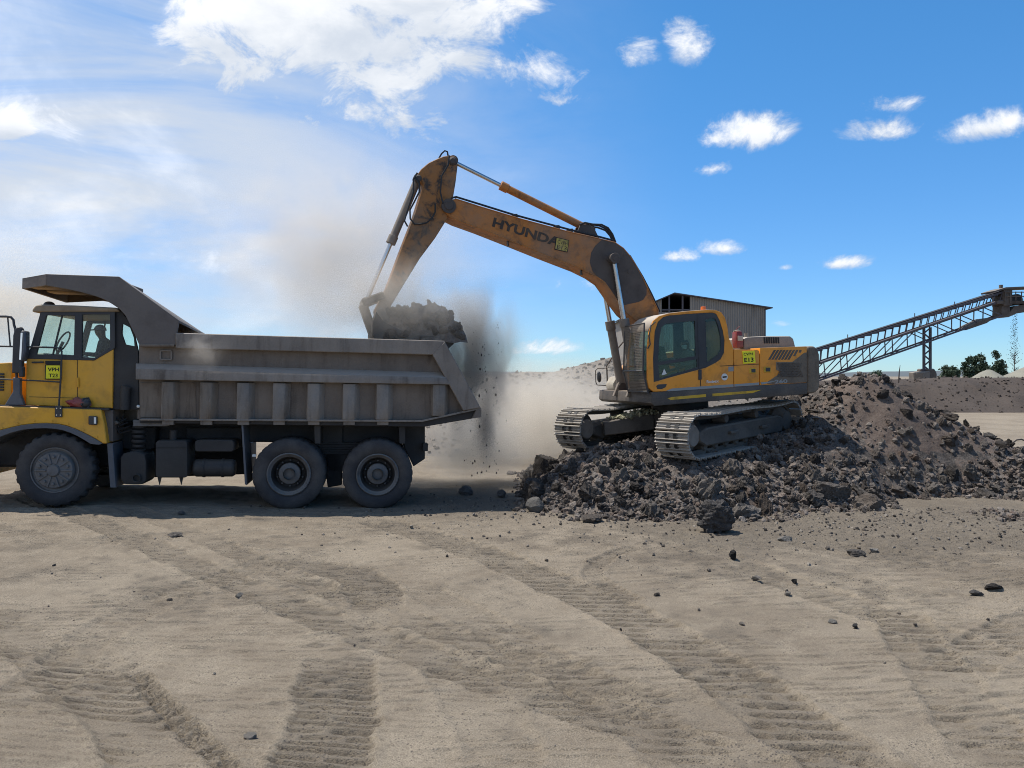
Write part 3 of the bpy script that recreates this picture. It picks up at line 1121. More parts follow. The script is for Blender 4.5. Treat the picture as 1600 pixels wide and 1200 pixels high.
single_rock('rock', 1557, 926, 30, 3, 31, M_rock, 'wide crumbly dark rock at the right edge of the sand', 'rock', (1, .7, .45))
single_rock('rock', 389, 1158, 26, 3, 32, M_rockp, 'grey stone lying at the end of the narrow lug print', 'rock', (1, .7, .45))
single_rock('rock', 373, 938, 13, 3, 33, M_rockp, 'small pale stone alone on the sand before the truck', 'rock', (1, .8, .7))
single_rock('rock', 264, 941, 9, 3, 34, M_rock, 'small dark stone left of the pale stone', 'rock', (1, .8, .7))
single_rock('rock', 268, 840, 26, 3, 35, M_rock, 'low clod of dark rubble in front of the truck tank', 'rock', (1, .7, .4))
single_rock('rock', 281, 805, 12, 3, 36, M_blackrock, 'small black clod in the shadow under the truck', 'rock', (1, .8, .6))
single_rock('rock', 1027, 932, 10, 3, 37, M_rock, 'small dark stone on the wide diagonal wheel track', 'rock')
single_rock('rock', 1243, 912, 11, 3, 38, M_blackrock, 'small black stone midway across the gravel patch', 'rock')
single_rock('rock', 1232, 933, 12, 3, 39, M_rockp, 'small pale stone just below the black one on the gravel patch', 'rock', (1, .8, .6))
single_rock('rock', 1184, 912, 17, 3, 40, M_rockp, 'whitish broken stone on the gravel patch', 'rock', (1, .8, .5))
single_rock('rock', 1338, 984, 11, 3, 41, M_blackrock, 'black pebble on the sand below the gravel patch', 'rock')
single_rock('rock', 1302, 976, 13, 3, 42, M_rockp, 'pale pebble beside the black pebble below the gravel patch', 'rock', (1, .8, .6))


def pebbles():
    r = np.random.default_rng(77)
    V, Fc, T = [], [], []
    base = 0
    shapes = [rock_shape(1, 500 + i, 6, 0.15) for i in range(12)]
    n = 0
    while n < 9000:
        u = r.random()
        if u < 0.80:      # spill of the heap
            x, y = r.normal(5.8, 3.6), 14.9 - abs(r.normal(0, 2.0))
            if y > float(15.0):
                continue
        elif u < 0.86:
            x, y = r.uniform(-11, 10), r.uniform(3.8, 15)
        else:
            x, y = r.normal(-0.6, 1.5), r.normal(15.4, 0.9)
        if y < 3.7 or abs(x) > 12:
            continue
        s = 0.004 + 0.030 * r.random() ** 9.0
        if u < 0.80:
            s *= 1.3
        n += 1
        v, f = shapes[r.integers(12)]
        V.append((x, y, s, r.integers(12), r.random()))
    P = np.array([(a, b) for a, b, *_ in V])
    Z = ground_field(P[:, 0].copy(), P[:, 1].copy())[0]
    out = []
    for (x, y, s, k, t), z in zip(V, Z):
        v, f = shapes[k]
        out.append((v * s) @ rotm(r).T + np.array([x, y, z + s * 0.25]))
        Fc.append(f + base)
        T.append(np.full(len(v), t))
        base += len(v)
    me = mesh_np('gravel', np.concatenate(out), np.concatenate(Fc), M_gravel, 40)
    a = me.attributes.new('dark', 'FLOAT', 'POINT')
    a.data.foreach_set('value', np.concatenate(T).astype(np.float32))
    tag(link('gravel', me), 'small loose stones strewn over the sand', 'gravel', kind='stuff')


M_gravel = rock_mat('loose gravel', (0.05, 0.044, 0.040), (0.25, 0.22, 0.185), (0.17, 0.138, 0.108), True, 1.6)
pebbles()


def back_heap(name, px0, px1, ridge, Y, mat, label, toe, step=0.35, rough=0.5, cat='rubble heap', depth=9.0):
    """a heap further off: ridge given as photo pixels at the distance Y"""
    rx = np.array([at(a, b, Y).x for a, b in ridge])
    rz = np.array([at(a, b, Y).z for a, b in ridge])
    xs = np.arange(rx.min() - toe, rx.max() + toe, step)
    ys = np.arange(Y - depth, Y + depth, step)

    def fz(X, Yy):
        top = np.interp(X, rx, rz)
        endf = sm(X, rx.min() - toe, rx.min() + 0.1) * sm(X, rx.max() + toe, rx.max() - 0.1)
        k = np.clip(1 - np.abs(Yy - Y) / (depth * 0.88), 0, 1)
        k = k * (0.35 + 0.65 * k) * (2 - k) if False else 1 - (1 - k) ** 1.35
        z = -0.35 + (top + 0.35) * k * endf
        return z + (fbm(X, Yy, 0.5, 4, 0.55, 2) - 0.5) * rough * sm(k, 0.02, 0.3) * (1 - 0.75 * sm(k, 0.75, 1.0)), fbm(X, Yy, 0.7, 3, 0.5, 1)
    me = grid_mesh(name, xs, ys, fz, cut=lambda X, Yy, Z: Z > -0.34)
    me.materials.append(mat)
    o = link(name, me)
    tag(o, label, cat)
    return o, fz


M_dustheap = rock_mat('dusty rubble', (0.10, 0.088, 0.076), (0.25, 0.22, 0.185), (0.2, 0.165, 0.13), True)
M_spoil = rock_mat('brown spoil', (0.045, 0.036, 0.030), (0.098, 0.080, 0.068), (0.078, 0.059, 0.047), True)
M_chip = rock_mat('grey crushed stone', (0.17, 0.165, 0.14), (0.27, 0.26, 0.215), (0.24, 0.22, 0.17), True)


def heap_lumps(o, fz, n, x0, x1, y0, y1, smin, smax, mat, seed):
    r = np.random.default_rng(seed)
    X, Y = r.uniform(x0, x1, n), r.uniform(y0, y1, n)
    Z = fz(X, Y)[0]
    V, Fc, T = [], [], []
    base = 0
    shapes = [rock_shape(1, 700 + i, 6, 0.2) for i in range(8)]
    for x, y, z in zip(X, Y, Z):
        if z < -0.25:
            continue
        s = smin + (smax - smin) * r.random() ** 3
        v, f = shapes[r.integers(8)]
        V.append((v * s) @ rotm(r).T + np.array([x, y, z + 0.15 * s]))
        Fc.append(f + base)
        T.append(np.full(len(v), r.random()))
        base += len(v)
    me = mesh_np('rubble', np.concatenate(V), np.concatenate(Fc), mat, 40)
    a = me.attributes.new('dark', 'FLOAT', 'POINT')
    a.data.foreach_set('value', np.concatenate(T).astype(np.float32))
    tag(link('rubble', me, o), kind='stuff')


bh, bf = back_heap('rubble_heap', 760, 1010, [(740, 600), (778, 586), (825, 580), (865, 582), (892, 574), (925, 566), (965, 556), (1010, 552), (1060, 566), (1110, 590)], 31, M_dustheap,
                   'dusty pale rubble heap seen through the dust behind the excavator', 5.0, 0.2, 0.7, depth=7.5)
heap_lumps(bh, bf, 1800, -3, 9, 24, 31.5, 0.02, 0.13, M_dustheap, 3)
sh, sf = back_heap('spoil_bank', 1280, 1700, [(1180, 602), (1290, 594), (1400, 592), (1480, 590), (1540, 590), (1600, 589), (1700, 588), (1900, 592)], 60, M_spoil,
                   'long brown spoil bank running behind the heap under the conveyor', 8.0, 0.4, 0.6, cat='spoil bank', depth=7.0)
heap_lumps(sh, sf, 1500, 18, 48, 53, 60.5, 0.02, 0.16, M_spoil, 4)


def cone_heap(px, py, Y, rad, label):
    a = at(px, py, Y)
    xs = np.arange(a.x - rad, a.x + rad, 0.3)
    ys = np.arange(Y - rad, Y + rad, 0.3)

    def fz(X, Yy):
        d = np.hypot(X - a.x, Yy - Y) / rad
        d = np.sqrt(d * d + 0.004)
        return -0.4 + (a.z + 0.4) * np.clip(1 - d, 0, 1) + (fbm(X, Yy, 0.6, 4, 0.5, 3) - 0.5) * 0.25, fbm(X, Yy, 1.5, 3, 0.5, 1)
    me = grid_mesh('stockpile', xs, ys, fz, cut=lambda X, Yy, Z: Z > -0.38)
    me.materials.append(M_chip)
    tag(link('stockpile', me), label, 'stockpile')


cone_heap(1545, 574, 84, 5.6, 'small pale grey cone of crushed stone behind the spoil bank')
cone_heap(1618, 563, 84, 8.0, 'larger pale grey cone of crushed stone beneath the conveyor head')

# ------------------------------------------------------------------ people


def person(name, m, cloth, label, head_mat=None, lean=0.0, cap=None, mask=False):
    """seated figure facing -x, pelvis at the origin of m"""
    V, E, Rr = [], [], []

    def v(x, y, z, rx, ry=None):
        if z > 0:
            x, z = x - lean * z * z, z
        V.append((x, y, z))
        Rr.append((rx, ry or rx))
        return len(V) - 1

    def chain(i, pts):
        for p in pts:
            j = v(*p)
            E.append((i, j))
            i = j
        return i
    pel = v(0, 0, 0, 0.15, 0.13)
    ch = chain(pel, [(0.02, 0, 0.16, 0.14, 0.12), (0.02, 0, 0.32, 0.165, 0.125), (0.0, 0, 0.44, 0.15, 0.11)])
    nk = chain(ch, [(-0.02, 0, 0.54, 0.06)])
    hd = chain(nk, [(-0.035, 0, 0.60, 0.072, 0.078), (-0.045, 0, 0.665, 0.083, 0.095), (-0.035, 0, 0.735, 0.080, 0.092), (-0.03, 0, 0.775, 0.05)])
    no = v(-0.14, 0, 0.665, 0.016)
    E.append((hd - 2, no))
    for s in (-1, 1):
        ea = v(-0.02, s * 0.085, 0.67, 0.016, 0.022)
        E.append((hd - 2, ea))
        w = chain(ch, [(0.01, s * 0.17, 0.46, 0.075), (-0.06, s * 0.24, 0.22, 0.055), (-0.32, s * 0.20, 0.24, 0.036), (-0.375, s * 0.19, 0.25, 0.040, 0.025)])
        for k in range(4):
            chain(w, [(-0.43, s * (0.15 + 0.025 * k), 0.262, 0.011), (-0.47 - 0.008 * (k in (1, 2)), s * (0.15 + 0.025 * k), 0.245, 0.010), (-0.475, s * (0.152 + 0.024 * k), 0.215, 0.009)])
        chain(w, [(-0.385, s * 0.145, 0.255, 0.012), (-0.425, s * 0.125, 0.25, 0.010)])
        chain(pel, [(-0.06, s * 0.11, -0.01, 0.095), (-0.44, s * 0.15, 0.03, 0.068), (-0.47, s * 0.15, -0.20, 0.056), (-0.48, s * 0.15, -0.38, 0.042), (-0.62, s * 0.16, -0.43, 0.040)])
    me = bpy.data.meshes.new(name)
    me.from_pydata(V, E, [])
    o = bpy.data.objects.new(name, me)
    COL.objects.link(o)
    sk = o.modifiers.new('skin', 'SKIN')
    ss = o.modifiers.new('sub', 'SUBSURF')
    ss.levels = ss.render_levels = 2
    for i, s in enumerate(me.skin_vertices[0].data):
        s.radius = Rr[i]
        s.use_root = (i == 0)
    bpy.context.view_layer.update()
    dg = bpy.context.evaluated_depsgraph_get()
    full = bpy.data.meshes.new_from_object(o.evaluated_get(dg))
    bpy.data.objects.remove(o)
    full.name = name
    full.materials.clear()
    for mm in (cloth, M_skin, M_hair, M_mask):
        full.materials.append(mm)
    for p in full.polygons:
        c = p.center
        k = 0
        if c.z > 0.55 or c.x < -0.34 - lean * 0.06 and c.z > 0.15:
            k = 1
        if c.z > 0.60 and (c.z > 0.725 or c.x - (-lean * c.z * c.z) > 0.0):
            k = 2
        if mask and 0.58 < c.z < 0.655 and c.x + lean * c.z * c.z < -0.055:
            k = 3
        p.material_index = k
    full.shade_smooth()
    r = link(name, full, None, m)
    tag(r, label, 'person')
    if cap:
        hx = -0.035 - lean * 0.74 ** 2
        mb = MB()
        n = 10
        vs, fs = [], []
        for i in range(n + 1):
            th = (math.pi / 2) * i / n
            for k in range(24):
                g = 2 * math.pi * k / 24
                vs.append((hx + 0.112 * math.cos(th) * math.cos(g), 0.102 * math.cos(th) * math.sin(g), 0.70 + 0.115 * math.sin(th)))
        for i in range(n):
            for k in range(24):
                fs.append((i * 24 + k, i * 24 + (k + 1) % 24, (i + 1) * 24 + (k + 1) % 24, (i + 1) * 24 + k))
        mb.add(vs, fs)
        poly = [(hx - 0.09, -0.085), (hx - 0.15, -0.075), (hx - 0.195, -0.04), (hx - 0.205, 0), (hx - 0.195, 0.04), (hx - 0.15, 0.075), (hx - 0.09, 0.085)]
        k = len(poly)
        mb.add([(x, y, 0.705 - 0.12 * (hx - 0.09 - x)) for x, y in poly] + [(x, y, 0.718 - 0.12 * (hx - 0.09 - x)) for x, y in poly],
               [tuple(range(k)), tuple(range(2 * k - 1, k - 1, -1))] + [(i, i + k, (i + 1) % k + k, (i + 1) % k) for i in range(k)])
        part('cap', mb, cap, r)
    return r


# ------------------------------------------------------------------ dump truck
T = Fr((-8.351, 14.0, 0.012), 10.0, -1.3)
TP = T.P
truck = link('dump_truck', None, None, T.m)
tag(truck, 'dusty six wheeled mining dump truck with yellow cab and grey tipping bed', 'dump truck')
W = 2.95                      # overall width


def tpart(name, mb, mat, bevel=0.008, parent=None, **k):
    return part(name, mb, mat, parent or truck, None, bevel, **k)


def wheel(cx, cz, y0, sgn, r, w, kind):
    """y0: outer face of the tyre; sgn +1 when the inside of the truck lies at larger y"""
    n = 120
    prof = [(0.60, 0.045), (0.66, 0.015), (0.76, 0.0), (0.86, 0.008), (0.93, 0.03), (0.965, 0.055), (0.985, 0.075), (1.0, 0.11), (1.0, 0.30),
            (0.985, 0.345), (0.965, 0.365), (0.93, 0.39), (0.86, 0.412), (0.76, 0.42), (0.60, 0.38)]
    wd = w / 0.42
    pr = [(a * r, sgn * b * wd) for a, b in prof]

    def wob(i, j):
        if kind == 'lug':
            if 5 <= j <= 10 and ((i + (0 if j < 8 else 2)) % 5) >= 3:
                return -0.038 if j in (6, 7, 8, 9) else -0.02
        else:
            if 7 <= j <= 8 and i % 4 == 3:
                return -0.014
            if 5 <= j <= 10 and i % 4 == 3:
                return -0.006
        return 0
    wh = tpart('wheel', MB().lathe([(0.16 * r, 0.02 * sgn), (0.16 * r, 0.36 * sgn * wd)], (cx, y0 + 0.02 * sgn, cz), 24), M_black, 0)
    t = tpart('tyre', MB().lathe(pr, (cx, y0, cz), n, wob=wob), M_tyre, 0, wh, smooth=28)
    mb = MB()
    if kind == 'lug':
        pf = [(0.615, 0.05), (0.60, 0.03), (0.575, 0.035), (0.565, 0.075), (0.50, 0.085), (0.485, 0.02), (0.46, -0.005), (0.17, -0.015), (0.14, -0.05), (0.0, -0.055)]
        mb.lathe([(a * r, sgn * b) for a, b in pf], (cx, y0, cz), 48)
        rim = tpart('rim', mb, M_rim, 0, wh)
        for k in range(10):
            g = 2 * math.pi * (k + 0.5) / 10
            b = MB().disc((cx + 0.36 * r * math.cos(g), cz + 0.36 * r * math.sin(g)), 0.028, y0 - 0.045 * sgn, y0 + 0.0 * sgn, 6)
            tpart('wheel_nut', b, M_rim, 0.004, wh)
        for k in range(10):
            g = 2 * math.pi * k / 10
            b = MB().bar((cx + 0.18 * r * math.cos(g), y0 - 0.02 * sgn, cz + 0.18 * r * math.sin(g)), (cx + 0.46 * r * math.cos(g), y0 - 0.012 * sgn, cz + 0.46 * r * math.sin(g)), 0.03, 0.03)
            tpart('hub_rib', b, M_rim, 0.005, wh)
    else:
        pf = [(0.61, 0.06), (0.60, 0.02), (0.575, 0.005), (0.55, 0.02), (0.535, 0.05), (0.49, 0.075), (0.45, 0.15), (0.425, 0.26), (0.40, 0.30), (0.32, 0.31), (0.31, 0.20), (0.295, 0.155), (0.27, 0.145), (0.0, 0.14)]
        mb.lathe([(a * r, sgn * b) for a, b in pf[:6]], (cx, y0, cz), 48)
        rim = tpart('rim', mb, M_rim, 0, wh)
        tpart('wheel_dish', MB().lathe([(a * r, sgn * b) for a, b in pf[5:11]], (cx, y0, cz), 48), M_black, 0, wh)
        tpart('hub', MB().lathe([(a * r, sgn * b) for a, b in pf[9:]], (cx, y0, cz), 48), M_rim, 0, wh)
        for k in range(10):
            g = 2 * math.pi * (k + 0.5) / 10
            b = MB().disc((cx + 0.365 * r * math.cos(g), cz + 0.365 * r * math.sin(g)), 0.02, y0 + 0.26 * sgn, y0 + 0.31 * sgn, 6)
            tpart('wheel_nut', b, M_rim, 0.003, wh)
    return wh


fw = TP(84, 735, 0)
r1, r2 = TP(451, 741.5, 0), TP(590, 742, 0)
wheel(fw[0], fw[1], 0.0, 1, 0.685, 0.42, 'lug')
wheel(fw[0], fw[1], W, -1, 0.685, 0.42, 'lug')
for rw in (r1, r2):
    wheel(rw[0], rw[1], 0.0, 1, 0.685, 0.40, 'dual')
    wheel(rw[0], rw[1], 0.46, 1, 0.685, 0.40, 'dual')
    wheel(rw[0], rw[1], W, -1, 0.685, 0.40, 'dual')
    wheel(rw[0], rw[1], W - 0.46, -1, 0.685, 0.40, 'dual')

# chassis
xr = TP(660, 690, 0.8)[0]
zt, zb = TP(400, 662, 0.8)[1], TP(400, 692, 0.8)[1]
for y in (0.98, 1.72):
    tpart('chassis_rail', MB().box(-1.6, xr, y, y + 0.24, zb, zt), M_black, 0.015)
mb = MB()
for x in (-1.0, 0.9, 2.2, 3.6, 5.2, 6.6):
    mb.box(x, x + 0.16, 1.2, 1.74, zb + 0.06, zt - 0.06)
tpart('cross_member', mb, M_black, 0.01)
for c in (fw, r1, r2):
    mb = MB()
    mb.tube([(c[0], 0.35, c[1]), (c[0], W - 0.35, c[1])], 0.13, 16)
    mb.ball((c[0], W / 2, c[1]), (0.30, 0.30, 0.30), 10)
    tpart('axle', mb, M_black, 0)
mb = MB()
for y in (0.88, W - 1.06):
    for k in range(5):
        z = r1[1] + 0.30 + 0.05 * k
        mb.box(r1[0] - 0.1 + 0.1 * k, r2[0] + 0.1 - 0.1 * k, y, y + 0.18, z, z + 0.045)
    mb.prism([(r1[0] + 0.45, zb), (r2[0] - 0.45, zb), ((r1[0] + r2[0]) / 2 + 0.22, r1[1] - 0.05), ((r1[0] + r2[0]) / 2 - 0.22, r1[1] - 0.05)], y + 0.02, y + 0.16)
tpart('leaf_spring', mb, M_black, 0.005)
# rear frame plate with tail lamp
mb = MB().prism(T.PL([(628, 660), (664, 664), (664, 717), (646, 729), (632, 700)], 0.85), 0.85, 2.1)
tpart('rear_frame', mb, M_black, 0.012)
tpart('suspension_hanger', MB().prism(T.PL([(500, 660), (536, 660), (534, 758), (512, 762), (506, 720)], 0.9), 0.9, 1.05), M_black, 0.012)
a, b = TP(660, 692, 0.75), TP(668, 704, 0.75)
tpart('tail_lamp', MB().box(a[0], b[0], 0.62, 0.85, b[1], a[1]), M_black, 0.01)
for px in (496, 628):
    tpart('mud_flap_stay', MB().prism(T.PL([(px - 5, 663), (px + 5, 663), (px + 5, 693), (px - 4, 693)], 0.3), 0.25, 0.85), M_black, 0.006)

# --- tipping bed
bed = tpart('tipping_bed', MB().prism(T.PL([(218, 653), (659, 656), (751, 637), (751, 651), (738, 654), (662, 667), (218, 661)], 0.10), 0.10, W - 0.10), M_black, 0.01)
for s in (0, 1):
    def yy(a, b):
        return (a, b) if s == 0 else (W - b, W - a)
    tpart('side_panel', MB().prism(T.PL([(217, 540), (276, 522), (694, 534), (749, 637), (659, 656), (218, 655)], 0.14), *yy(0.14, 0.22)), M_panel, 0.006, bed)
    tpart('bottom_flange', MB().prism(T.PL([(218, 654.3), (659, 656.6), (752, 636.5), (752, 639), (659, 659.3), (218, 657)], 0.0), *yy(-0.015, 0.16)), M_bed, 0.004, bed)
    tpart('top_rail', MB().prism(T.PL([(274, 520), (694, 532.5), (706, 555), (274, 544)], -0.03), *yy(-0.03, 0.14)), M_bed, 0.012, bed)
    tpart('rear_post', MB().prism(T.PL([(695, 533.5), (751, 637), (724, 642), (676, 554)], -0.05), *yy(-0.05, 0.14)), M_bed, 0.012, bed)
    # middle rail with a sloping upper face
    c0, c1, c2, c3_ = T.PL([(212, 576), (697, 590), (703, 601), (212, 593)], -0.06)
    t0, t1 = T.PL([(212, 567.5), (689, 581.5)], 0.14)
    yo, yi = (-0.06, 0.14) if s == 0 else (W + 0.06, W - 0.14)
    mb = MB().add([(c0[0], yo, c0[1]), (c1[0], yo, c1[1]), (c2[0], yo, c2[1]), (c3_[0], yo, c3_[1]), (t0[0], yi, t0[1]), (t1[0], yi, t1[1]), (c2[0], yi, c2[1]), (c3_[0], yi, c3_[1])],
                  [(0, 1, 2, 3), (0, 4, 5, 1), (1, 5, 6, 2), (2, 6, 7, 3), (3, 7, 4, 0), (7, 6, 5, 4)])
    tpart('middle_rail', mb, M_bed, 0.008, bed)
    for px in (262, 322, 380, 436, 490, 545.5, 598, 686):
        bot = 656 if px < 650 else 650
        q = T.PL([(px - 9, 597 + 0.01 * (px - 262)), (px + 9, 597 + 0.01 * (px - 262)), (px + 9, bot), (px - 9, bot)], 0.0)
        yo2, yi2 = yy(-0.01, 0.14)
        xs0, xs1 = q[0][0], q[1][0]
        zt0, zb0 = q[0][1], q[2][1]
        f0, b0 = (yo2, yi2) if s == 0 else (yi2, yo2)
        mb = MB().hexa([(xs0, f0, zb0), (xs1, f0, zb0), (xs1 + 0.10, b0, zb0), (xs0 - 0.03, b0, zb0), (xs0, f0, zt0), (xs1, f0, zt0), (xs1 + 0.10, b0, zt0), (xs0 - 0.03, b0, zt0)])
        tpart('rib', mb, M_rust if px < 340 else M_bed, 0.006, bed)
        if px < 640:
            q = T.PL([(px - 9, 657), (px + 9, 657), (px + 9, 664), (px - 9, 664)], 0.03)
            tpart('bracket', MB().prism(q, *yy(0.03, 0.16)), M_bed, 0.006, bed)
# scraped brown patch of plate at the front end of the lower side
q = T.PL([(219, 598), (306, 598), (306, 653), (219, 652)], 0.128)
tpart('side_plate', MB().prism(q, 0.128, 0.139), M_rust, 0.003, bed)
q = T.PL([(217, 538), (272, 538), (272, 541.5), (217, 541.5)], -0.02)
tpart('ledge', MB().prism(q, -0.02, 0.14), M_rust, 0.004, bed)
q = T.PL([(251, 548), (268, 548), (268, 562), (251, 562)], 0.13)
mb = MB()
for i in range(4):
    (x0, z0), (x1, z1) = q[i], q[(i + 1) % 4]
    mb.bar((x0, 0.12, z0), (x1, 0.12, z1), 0.03, 0.03)
tpart('number_frame', mb, M_bed, 0.004, bed)
# front wall, tail lip
a = TP(217, 540, 0.2)
b = TP(217, 655, 0.2)
tpart('front_wall', MB().box(a[0], a[0] + 0.12, 0.2, W - 0.2, b[1], TP(276, 503, 0.2)[1]), M_bed, 0.01, bed)
q = T.PL([(744, 640.5), (752.5, 639.5), (752, 652), (738, 654)], -0.02)
tpart('tail_lip', MB().prism(q, -0.02, W + 0.02), M_panel, 0.008, bed)
# cab guard canopy
plate = T.PL([(72, 428), (186, 432), (280, 501), (276, 522), (274, 540), (217, 538), (210, 522), (203, 507), (196, 493), (187, 483), (175, 475), (163, 468), (150, 463), (125, 456), (101, 451), (72, 446)], 0.0)
tpart('canopy_side', MB().prism(plate, 0.0, 0.05), M_canopy, 0.006, bed)
f1, f2 = TP(243, 481, W), TP(320, 521, W)     # the guard is swept forward on the far side
plate_f = [f1 if i == 1 else f2 if i == 2 else (f2[0], f2[1] - 0.2) if i == 3 else (f2[0] - 0.1, f2[1] - 0.4) if i == 4 else (x - (0.3 if i in (5, 6, 7, 8) else 0.0), z) for i, (x, z) in enumerate(plate)]
tpart('canopy_side', MB().prism(plate_f, W - 0.05, W), M_canopy, 0.006, bed)
p0, p1, p2 = TP(72, 428, 0), TP(186, 432, 0), TP(280, 501, 0)
fx, fz = TP(35, 435, 0.45)
fb = TP(35, 451, 0.45)[1]
zl = TP(72, 446, 0)[1]
mb = MB()
# roof sheet: straight part, then the chamfered nose
mb.hexa([(p0[0], 0.05, p0[1] - 0.05), (p1[0], 0.05, p1[1] - 0.05), (f1[0], W - 0.05, f1[1] - 0.05), (p0[0], W - 0.05, p0[1] - 0.05),
         (p0[0], 0.05, p0[1] - 0.004), (p1[0], 0.05, p1[1] - 0.004), (f1[0], W - 0.05, f1[1] - 0.004), (p0[0], W - 0.05, p0[1] - 0.004)])
mb.hexa([(p1[0], 0.05, p1[1] - 0.05), (p2[0], 0.05, p2[1] - 0.05), (f2[0], W - 0.05, f2[1] - 0.05), (f1[0], W - 0.05, f1[1] - 0.05),
         (p1[0], 0.05, p1[1] - 0.004), (p2[0], 0.05, p2[1] - 0.004), (f2[0], W - 0.05, f2[1] - 0.004), (f1[0], W - 0.05, f1[1] - 0.004)])
nose = [(p0[0], 0.03), (p0[0], W - 0.03), (fx, W - 0.45), (fx, 0.45)]
mb.add([(x, y, (p0[1] if i < 2 else fz) - 0.05) for i, (x, y) in enumerate(nose)] + [(x, y, (p0[1] if i < 2 else fz) - 0.004) for i, (x, y) in enumerate(nose)],
       [(3, 2, 1, 0), (4, 5, 6, 7), (0, 1, 5, 4), (1, 2, 6, 5), (2, 3, 7, 6), (3, 0, 4, 7)])
tpart('canopy_roof', mb, M_canopy, 0.006, bed)
mb = MB()
for (xa, ya, za, zla), (xb, yb, zb_, zlb) in (((p0[0], 0.0, p0[1], zl), (fx, 0.45, fz, fb)), ((fx, 0.45, fz, fb), (fx, W - 0.45, fz, fb - 0.07)), ((fx, W - 0.45, fz, fb - 0.07), (p0[0], W, p0[1], zl))):
    dx, dy = xb - xa, yb - ya
    L_ = math.hypot(dx, dy)
    nx_, ny_ = dy / L_ * 0.045, -dx / L_ * 0.045
    mb.hexa([(xa, ya, zla), (xb, yb, zlb), (xb + nx_, yb + ny_, zlb), (xa + nx_, ya + ny_, zla), (xa, ya, za), (xb, yb, zb_), (xb + nx_, yb + ny_, zb_), (xa + nx_, ya + ny_, za)])
tpart('canopy_lip', mb, M_canopy, 0.005, bed)
# pale folded stiffeners under the canopy
for (ya, yb, xa, xb) in ((0.35, 0.75, fx + 0.12, p0[0] + 0.75), (1.2, 1.6, fx + 0.12, p0[0] + 0.7)):
    tpart('canopy_stiffener', MB().box(xa, xb, ya, yb, p0[1] - 0.22, p0[1] - 0.052), M_tan, 0.02, bed)
for x in (p0[0] + 0.45, p0[0] + 1.1):
    tpart('canopy_beam', MB().box(x, x + 0.14, 0.06, 1.5, p0[1] - 0.2, p0[1] - 0.053), M_canopy, 0.015, bed)

# --- cab
CN, CF = 0.14, 2.45          # near and far sides of the cab
cab = tpart('cab', MB().prism(T.PL([(41, 559), (57, 560), (147, 562), (177, 544), (176, 638), (40, 633)], CN), CN, CN + 0.05), M_yellow, 0.012)
low = T.PL([(41, 559), (57, 560), (147, 562), (177, 544), (176, 638), (40, 633)], CN)
tpart('cab_side', MB().prism(low, CF - 0.05, CF), M_yellow, 0.012, cab)
zf = low[-1][1]
x_f, x_b = low[0][0], TP(213, 600, CN)[0]
tpart('cab_floor', MB().box(x_f + 0.03, x_b, CN + 0.05, CF - 0.05, zf + 0.02, zf + 0.10), M_black, 0, cab)
tpart('cab_front', MB().box(x_f, x_f + 0.05, CN + 0.05, CF - 0.05, zf + 0.1, TP(41, 559, CN)[1]), M_yellow, 0.01, cab)
tpart('dashboard', MB().box(x_f + 0.1, x_f + 0.32, CN + 0.1, CF - 0.1, TP(41, 580, CN)[1], TP(41, 551, CN)[1]), M_dark, 0.03, cab)
win = [T.PL([(73, 492.5), (117, 493.5), (115.5, 555), (57, 553.5)], CN), T.PL([(129, 491.5), (172, 491.5), (172, 543), (147.5, 559), (128, 559)], CN)]
outer = T.PL([(64, 486), (180, 486), (180, 543), (177, 546), (147, 563.5), (42, 560.5), (44, 556)], CN)
for y in (CN - 0.012, CF - 0.048):
    tpart('window_frame', MB().prism(outer, y, y + 0.06, holes=win), M_dark, 0.006, cab)
    for wpoly in win:
        tpart('window_pane', MB().prism(wpoly, y + 0.025, y + 0.032), M_glass, 0, cab)
    g = T.PL([(96, 492), (98, 492), (83, 555), (81, 555)], CN)
    tpart('window_bar', MB().prism(g, y + 0.01, y + 0.05), M_dark, 0, cab)
# windscreen and its posts
wa, wb = TP(65, 487, CN), TP(44, 557, CN)
mb = MB().add([(wa[0] + 0.03, CN + 0.08, wa[1]), (wa[0] + 0.03, CF - 0.08, wa[1]), (wb[0] + 0.03, CF - 0.08, wb[1]), (wb[0] + 0.03, CN + 0.08, wb[1]),
               (wa[0] + 0.038, CN + 0.08, wa[1]), (wa[0] + 0.038, CF - 0.08, wa[1]), (wb[0] + 0.038, CF - 0.08, wb[1]), (wb[0] + 0.038, CN + 0.08, wb[1])],
              [(0, 1, 2, 3), (7, 6, 5, 4), (0, 4, 5, 1), (1, 5, 6, 2), (2, 6, 7, 3), (3, 7, 4, 0)])
tpart('windscreen', mb, M_glass, 0, cab)
# roof with front visor lip
rf = T.PL([(51, 485), (57, 477.5), (66, 476), (120, 477.5), (184, 481), (188, 487), (60, 487.5), (53, 488.5)], CN)
tpart('roof', MB().prism(rf, CN - 0.05, CF + 0.05), M_tan, 0.02, cab)
b0 = TP(77, 475, 0.8)
tpart('roof_beacon', MB().ball((b0[0], 0.8, b0[1] - 0.02), (0.10, 0.10, 0.07), 8), M_dark, 0, cab)
